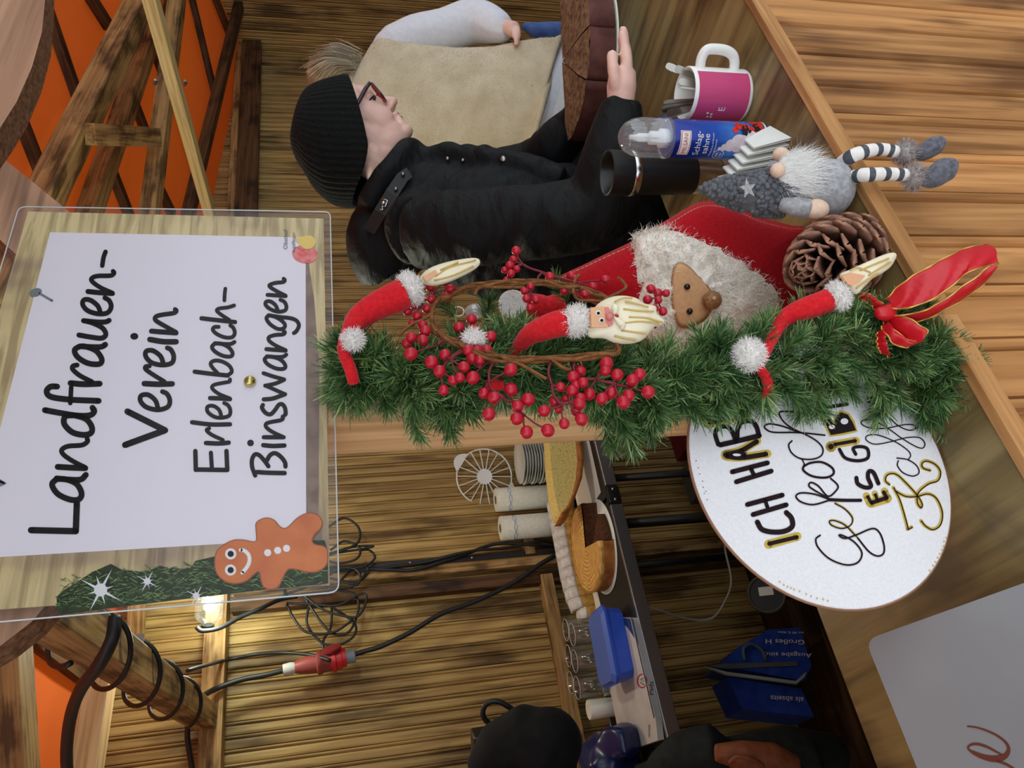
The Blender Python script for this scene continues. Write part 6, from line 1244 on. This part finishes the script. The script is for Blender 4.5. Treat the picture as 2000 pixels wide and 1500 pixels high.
_n = jc.n('TexNoise', Scale=18, Detail=4, Distortion=.6); jc.l(jc.coord((1, 1, 2.2)), _n.inputs['Vector']); jc.bump(_n.outputs[0], .55, .012)
obj('jacket', jm, jc.m, ppl)
snap = plain('gunmetal', (150, 152, 150), .3, 1)
def snap_at(x, y, d, r, par=ppl): return obj('snap', MB().lathe([(.0001, .003), (r*.6, .0028), (r, .001), (r, -.004)], at_d(x, y, d), 16, Matrix(frame(CAM-at_d(x, y, d)+crh*.3)).transposed()), snap, par)
for x, y, d, r in ((983, 311, 1.700, .0075), (874, 310, 1.745, .0048), (904, 313, 1.735, .0045)): snap_at(x, y, d, r)
spt = obj('collar_strap', MB().loft([[at_d(x-ax_, y-ay_, d), at_d(x+ax_, y+ay_, d), at_d(x+ax_, y+ay_, d+.004), at_d(x-ax_, y-ay_, d+.004)] for x, y, d, ax_, ay_ in ((800, 336, 1.705, 6, 9), (786, 346, 1.700, 10, 7), (765, 378, 1.690, 11, 7), (742, 415, 1.690, 11, 6), (720, 452, 1.71, 11, 6))]), plain('black_strap_cloth', (22, 23, 25), .55), ppl, False)
for x, y, d in ((787, 340, 1.696), (773, 369, 1.688)): snap_at(x, y, d, .0046, spt)
obj('buckle', MB().tube([at_d(x, y, 1.682) for x, y in ((745, 388), (757, 392), (753, 404), (746, 402), (748, 410), (742, 408))], .0022, 6).ell(at_d(749, 396, 1.680), (.005, .004, .005)), M['steel'], spt, kind='stuff')
m = MB()
for sgn in (-1, 1):
    hp_ = hipL+V((.5, .86, 0)).normalized()*.09*sgn; m.tube([hp_+V((0, 0, .06)), V((hp_.x, hp_.y, .5)), V((hp_.x, hp_.y, .09))], [.11, .085, .07], 16); m.ell(hp_+V((0, 0, .02)), (.12, .12, .12))
obj('trousers', fuse(m, .01, 4), dk, ppl)
for sgn in (-1, 1):
    hp_ = hipL+V((.5, .86, 0)).normalized()*.09*sgn; obj('shoe', fuse(MB().ell((hp_.x+.03, hp_.y-.08, .055), (.055, .13, .052), Rz(.3)).tube([(hp_.x, hp_.y, .06), (hp_.x, hp_.y, .13)], .055, 12), .006, 4), M['black'], ppl)
# cake on its white board, held by the woman
fr_ = at_d(1206, 50, 1.60); bz = fr_.z; bc_ = fr_+cfh*.186; br_ = .189; aC = math.atan2(-cfh.y, -cfh.x)
hb2 = [bc_+V((math.cos(a), math.sin(a), 0))*br_ for a in [aC-math.pi/2+math.pi*i/40 for i in range(41)]]; hb2 = [hb2[0]+cfh*.02]+hb2+[hb2[-1]+cfh*.02]
obj('cake_board', MB().prism([p-UPZ*.002 for p in hb2], (0, 0, .004)), plain('mint_white_board', (214, 226, 210), .6), None, False, label='white cake board held in the hand of the woman in black', cat_='board')
ck = thing('chocolate_cake', bc_+V((0, 0, .0022)), 'dark chocolate half cake with crumbly brown top on the held white board', 'cake'); cR = .183; H_c = .060
ctop = NT('crumb_top'); _t = ctop.coord(); _n = ctop.n('TexNoise', Scale=70, Detail=5); ctop.l(_t, _n.inputs['Vector']); ctop.l(ctop.ramp(_n.outputs[0], [(.28, rgb(64, 44, 30)), (.45, rgb(128, 100, 70)), (.75, rgb(164, 134, 98))]), ctop.b.inputs['Base Color']); ctop.b.inputs['Roughness'].default_value = .85; ctop.bump(_n.outputs[0], .9, .006)
cside = soft('chocolate_side', (78, 46, 42), (108, 68, 62), 26, .6, .3, .003); 
for i in range(3):
    a0 = aC-math.pi/2+(0, .98, 1.56)[i]; a1 = aC-math.pi/2+(.97, 1.545, math.pi)[i]; o_ = V((math.cos((a0+a1)/2), math.sin((a0+a1)/2), 0))*.0012; c = bc_+V((0, 0, .003))+o_
    A_ = [a0+(a1-a0)*j/10 for j in range(11)]; m = MB(); jit = lambda a, s_: .0022*noise.noise(V((math.cos(a)*9, math.sin(a)*9, s_+i)))
    ringv = [[c+V((math.cos(a)*(cR+jit(a, z*40)-(.0 if z < .05 else .003)), math.sin(a)*(cR+jit(a, z*40)), z)) for a in A_]+[c+UPZ*z] for z in (0, .02, .045, H_c-.004)]
    m.loft(ringv, False); m.add([c+V((0, 0, 0))]+ringv[0][:-1], [tuple(range(12))]); s_ = obj('slice', m, cside, ck)
    m = MB(); rr = []
    for k in range(5):
        r = cR*(1-k/4.4) if k < 4 else .004; rr.append([c+V((math.cos(a)*(r+jit(a, 5)), math.sin(a)*(r+jit(a, 5)), H_c-.004+(.006 if k else 0)+.004*noise.noise(V((math.cos(a)*r*50, math.sin(a)*r*50, 1.0))))) for a in A_])
    m.loft(rr, False, False); obj('crumb_top', m, ctop.m, s_)
# ------------------------------------------------------------------ second woman, back turned, beige vest
p2 = thing('person', V((at_d(900, 215, 2.6).x, at_d(900, 215, 2.6).y, 0)), 'blonde woman with her back turned, beige fleece vest over a white sweatshirt', 'person'); D2 = 2.6
bd = MB(); g = lambda x, y, d=0: at_d(x, y, D2+d)
bd.ell(g(668, 172, .02), (.078, .085, .105)); bd.tube([g(700, 180, .02), g(745, 205, .02)], [.055, .065], 14)
bd.tube([g(750, 215), g(900, 222), g(1080, 215), g(1200, 212)], [.11, .15, .14, .15], 18); bd.tube([g(775, 120), g(775, 310)], [.06, .06], 14)
bd.tube([g(775, 105), g(850, 62, .02), g(925, 35, .03), g(970, 48, -.02), g(992, 52, -.06)], [.055, .05, .042, .034, .024], 14); bd.tube([g(775, 320), g(870, 370, .02), g(960, 390, -.02), g(1000, 350, .1)], [.055, .05, .04, .03], 14)
bd.tube([g(990, 52, -.06), g(1005, 58, -.09)], [.024, .026], 12)
for i in range(4): bd.tube([g(1003, 48+i*6, -.08-.008*i), g(1012-i, 58+i*6, -.10-.008*i), g(1014-i*2, 70+i*6, -.11-.006*i)], [.0105, .0098, .0085], 8)
bd.tube([g(998, 62, -.06), g(1008, 74, -.07)], [.011, .009], 8)
b2 = g(1200, 212)
for sgn in (-1, 1):
    h_ = b2+crh*.10*sgn; bd.tube([h_+UPZ*.05, V((h_.x, h_.y, .45)), V((h_.x, h_.y, .08))], [.09, .06, .045], 14); bd.tube([V((h_.x, h_.y, .06)), V((h_.x+cfh.x*.13, h_.y+cfh.y*.13, .045))], [.045, .035], 12)
obj('body', fuse(bd, .006, 4), M['skin'], p2)
# white sweatshirt
m = MB(); m.tube([g(748, 125, .0), g(764, 100, .0), g(780, 86, .0)], [.060, .068, .070], 18); m.tube(cat([g(768, 92, 0), g(815, 72, .01), g(870, 58, .02), g(922, 42, .03), g(952, 46, .0), g(978, 54, -.04), g(992, 54, -.06)], 3), [x for a, b in zip((.070, .072, .070, .074, .066, .050), (.072, .070, .074, .066, .050, .034)) for x in (a, a+(b-a)/3, a+(b-a)*2/3)]+[.030], 20)
m.tube([g(775, 320), g(870, 372, .02), g(960, 392, -.02), g(990, 360, .08)], [.07, .066, .058, .04], 16)
nT = 40
def vring(x, cy, hw, hd, tilt, o=0, vv=0):
    row = []
    for j in range(nT):
        t = 2*math.pi*j/nT; y = cy-hw*math.cos(t); row.append(at_d(x-(y-cy)*tilt+abs(y-cy)*vv+o, y, D2)-cf*hd*math.sin(t))
    return row
m.loft([vring(800, 220, 100, .12, .05), vring(950, 220, 118, .14, .1), vring(1050, 214, 118, .15, .2), vring(1095, 205, 116, .156, .24), vring(1122, 208, 112, .156, .2), vring(1130, 210, 95, .135, .15)])
sm2 = fuse(m, .008, 5); sm2.v = [p+V((0, 0, 1))*0+cf*(.004*noise.noise(p*14)) for p in sm2.v]
obj('sweatshirt', sm2, soft('white_jersey', (228, 234, 246), (238, 243, 252), 60, .9, .35, .004, .2), p2)
# fleece vest
vm = MB(); vl = []
for (x, cy, hw, hd, tl, vv) in ((686, 188, 26, .06, .15, .2), (690, 196, 62, .085, .12, .22), (695, 205, 100, .11, .08, .22), (703, 212, 128, .13, .05, .22), (718, 216, 140, .142, .04, .2), (742, 219, 143, .148, .04, .1), (775, 220, 138, .15, .05, .0), (820, 223, 130, .152, .08, 0), (880, 223, 124, .155, .1, 0), (950, 221, 124, .158, .12, 0), (990, 216, 130, .162, .18, 0), (1026, 213, 134, .166, .24, 0), (1048, 211, 132, .168, .26, 0)): vl.append(vring(x, cy, hw, hd, tl, 0, vv))
ex = []
for i, row in enumerate(vl[:-1]):
    ex.append(row); ex.append([a.lerp(b, .5) for a, b in zip(row, vl[i+1])])
ex.append(vl[-1]); n_ = len(ex)
ex = [[p+cf*(.007*noise.noise(V((p.x*7, p.y*7, p.z*5)))) for p in r] for r in ex]
vm.loft(ex+[vring(1054, 211, 134, .172, .26), vring(1061, 210, 135, .174, .27), vring(1064, 210, 130, .168, .27), vring(1056, 210, 124, .160, .27)], False)
vm.loft([vl[0], [p*.5+sum(vl[0], V((0, 0, 0)))/nT*.5 for p in vl[0]]], False)
flm = NT('beige_fleece'); _t = flm.coord(); _n = flm.n('TexNoise', Scale=14, Detail=5); flm.l(_t, _n.inputs['Vector']); _m = flm.n('TexNoise', Scale=260, Detail=2); flm.l(_t, _m.inputs['Vector'])
flm.l(flm.ramp(_n.outputs[0], [(.3, rgb(206, 192, 160)), (.7, rgb(228, 218, 188))]), flm.b.inputs['Base Color']); flm.b.inputs['Roughness'].default_value = .95; flm.b.inputs['Sheen Weight'].default_value = .4; flm.bump(_m.outputs[0], .8, .004)
vo = obj('fleece_vest', vm, flm.m, p2)
hm_ = MB(); rn = random.Random(6); src = MB(); src.v = vm.v; src.f = [q for q in vm.f]; 
hairs(hm_, [(p, (n if (p-g(900, 215)).dot(n) > 0 else -n)) for p, n in surf(src, 9000, rn)], .006, .0016, .5, V((0, 0, -.5)), 2, rn); obj('fleece_pile', hm_, flm.m, vo, kind='stuff')
def seam(pts, r): return obj('piped_seam', MB().tube(cat([at_d(x, y, D2-dd) for x, y, dd in pts], 5), r, 8), flm.m, vo)
seam([(1022, 330, .08), (1036, 285, .145), (1052, 235, .174), (1066, 180, .172), (1084, 115, .09)], .010); seam([(1000, 92, .03), (1020, 130, .135), (1040, 170, .165)], .005)
obj('collar', MB().tube(cat([g(684, 215, -.05), g(680, 185, -.07), g(690, 150, -.06), g(706, 130, -.0)], 4), .020, 12), flm.m, vo)
hb_ = MB(); rn = random.Random(10)
hbase = MB().ell(g(655, 150, -.02), (.085, .09, .095)); obj('hair_base', hbase, plain('ash_hair', (150, 134, 112), .7), p2)
ptc = g(640, 128, -.08)
for i in range(2200):
    w_ = rn.gauss(0, 1); v_ = rn.gauss(0, 1); p = at_d(698+w_*5, 118+v_*6, D2-.09+w_*.012); q = at_d(660+w_*9, 112+v_*9, D2-.15+w_*.02); e = at_d(616+w_*9+abs(v_)*8, 130+v_*15+rn.gauss(0, 2), D2-.10+w_*.02)
    P = cat([p, q, e], 3); sd = V((rn.gauss(0, 1), rn.gauss(0, 1), rn.gauss(0, 1))).normalized()*.0009; hb_.add([x for k in P for x in (k-sd, k+sd)], [(2*k, 2*k+1, 2*k+3, 2*k+2) for k in range(len(P)-1)])
bh = NT('blonde_hair'); _o = bh.n('NewGeometry'); bh.l(bh.ramp(_o.outputs['Random Per Island'], [(0, rgb(146, 132, 112)), (.5, rgb(196, 184, 160)), (1, rgb(228, 220, 202))]), bh.b.inputs['Base Color']); bh.b.inputs['Roughness'].default_value = .5
obj('ponytail', hb_, bh.m, p2, kind='stuff')
m = MB(); m.loft([vring(1110, 213, 112, .14, .15), vring(1160, 213, 112, .14, .05), vring(1200, 213, 110, .14, 0)])
for sgn in (-1, 1):
    h_ = b2+crh*.10*sgn; m.tube([h_+UPZ*.05, V((h_.x, h_.y, .5)), V((h_.x, h_.y, .1))], [.11, .085, .07], 16)
obj('trousers', fuse(m, .012, 4), dk, p2)
for sgn in (-1, 1):
    h_ = b2+crh*.10*sgn; obj('shoe', fuse(MB().ell((h_.x+cfh.x*.07, h_.y+cfh.y*.07, .052), (.055, .13, .050), Rz(-yaw)).tube([(h_.x, h_.y, .05), (h_.x, h_.y, .13)], .055, 12), .007, 4), M['black'], p2)
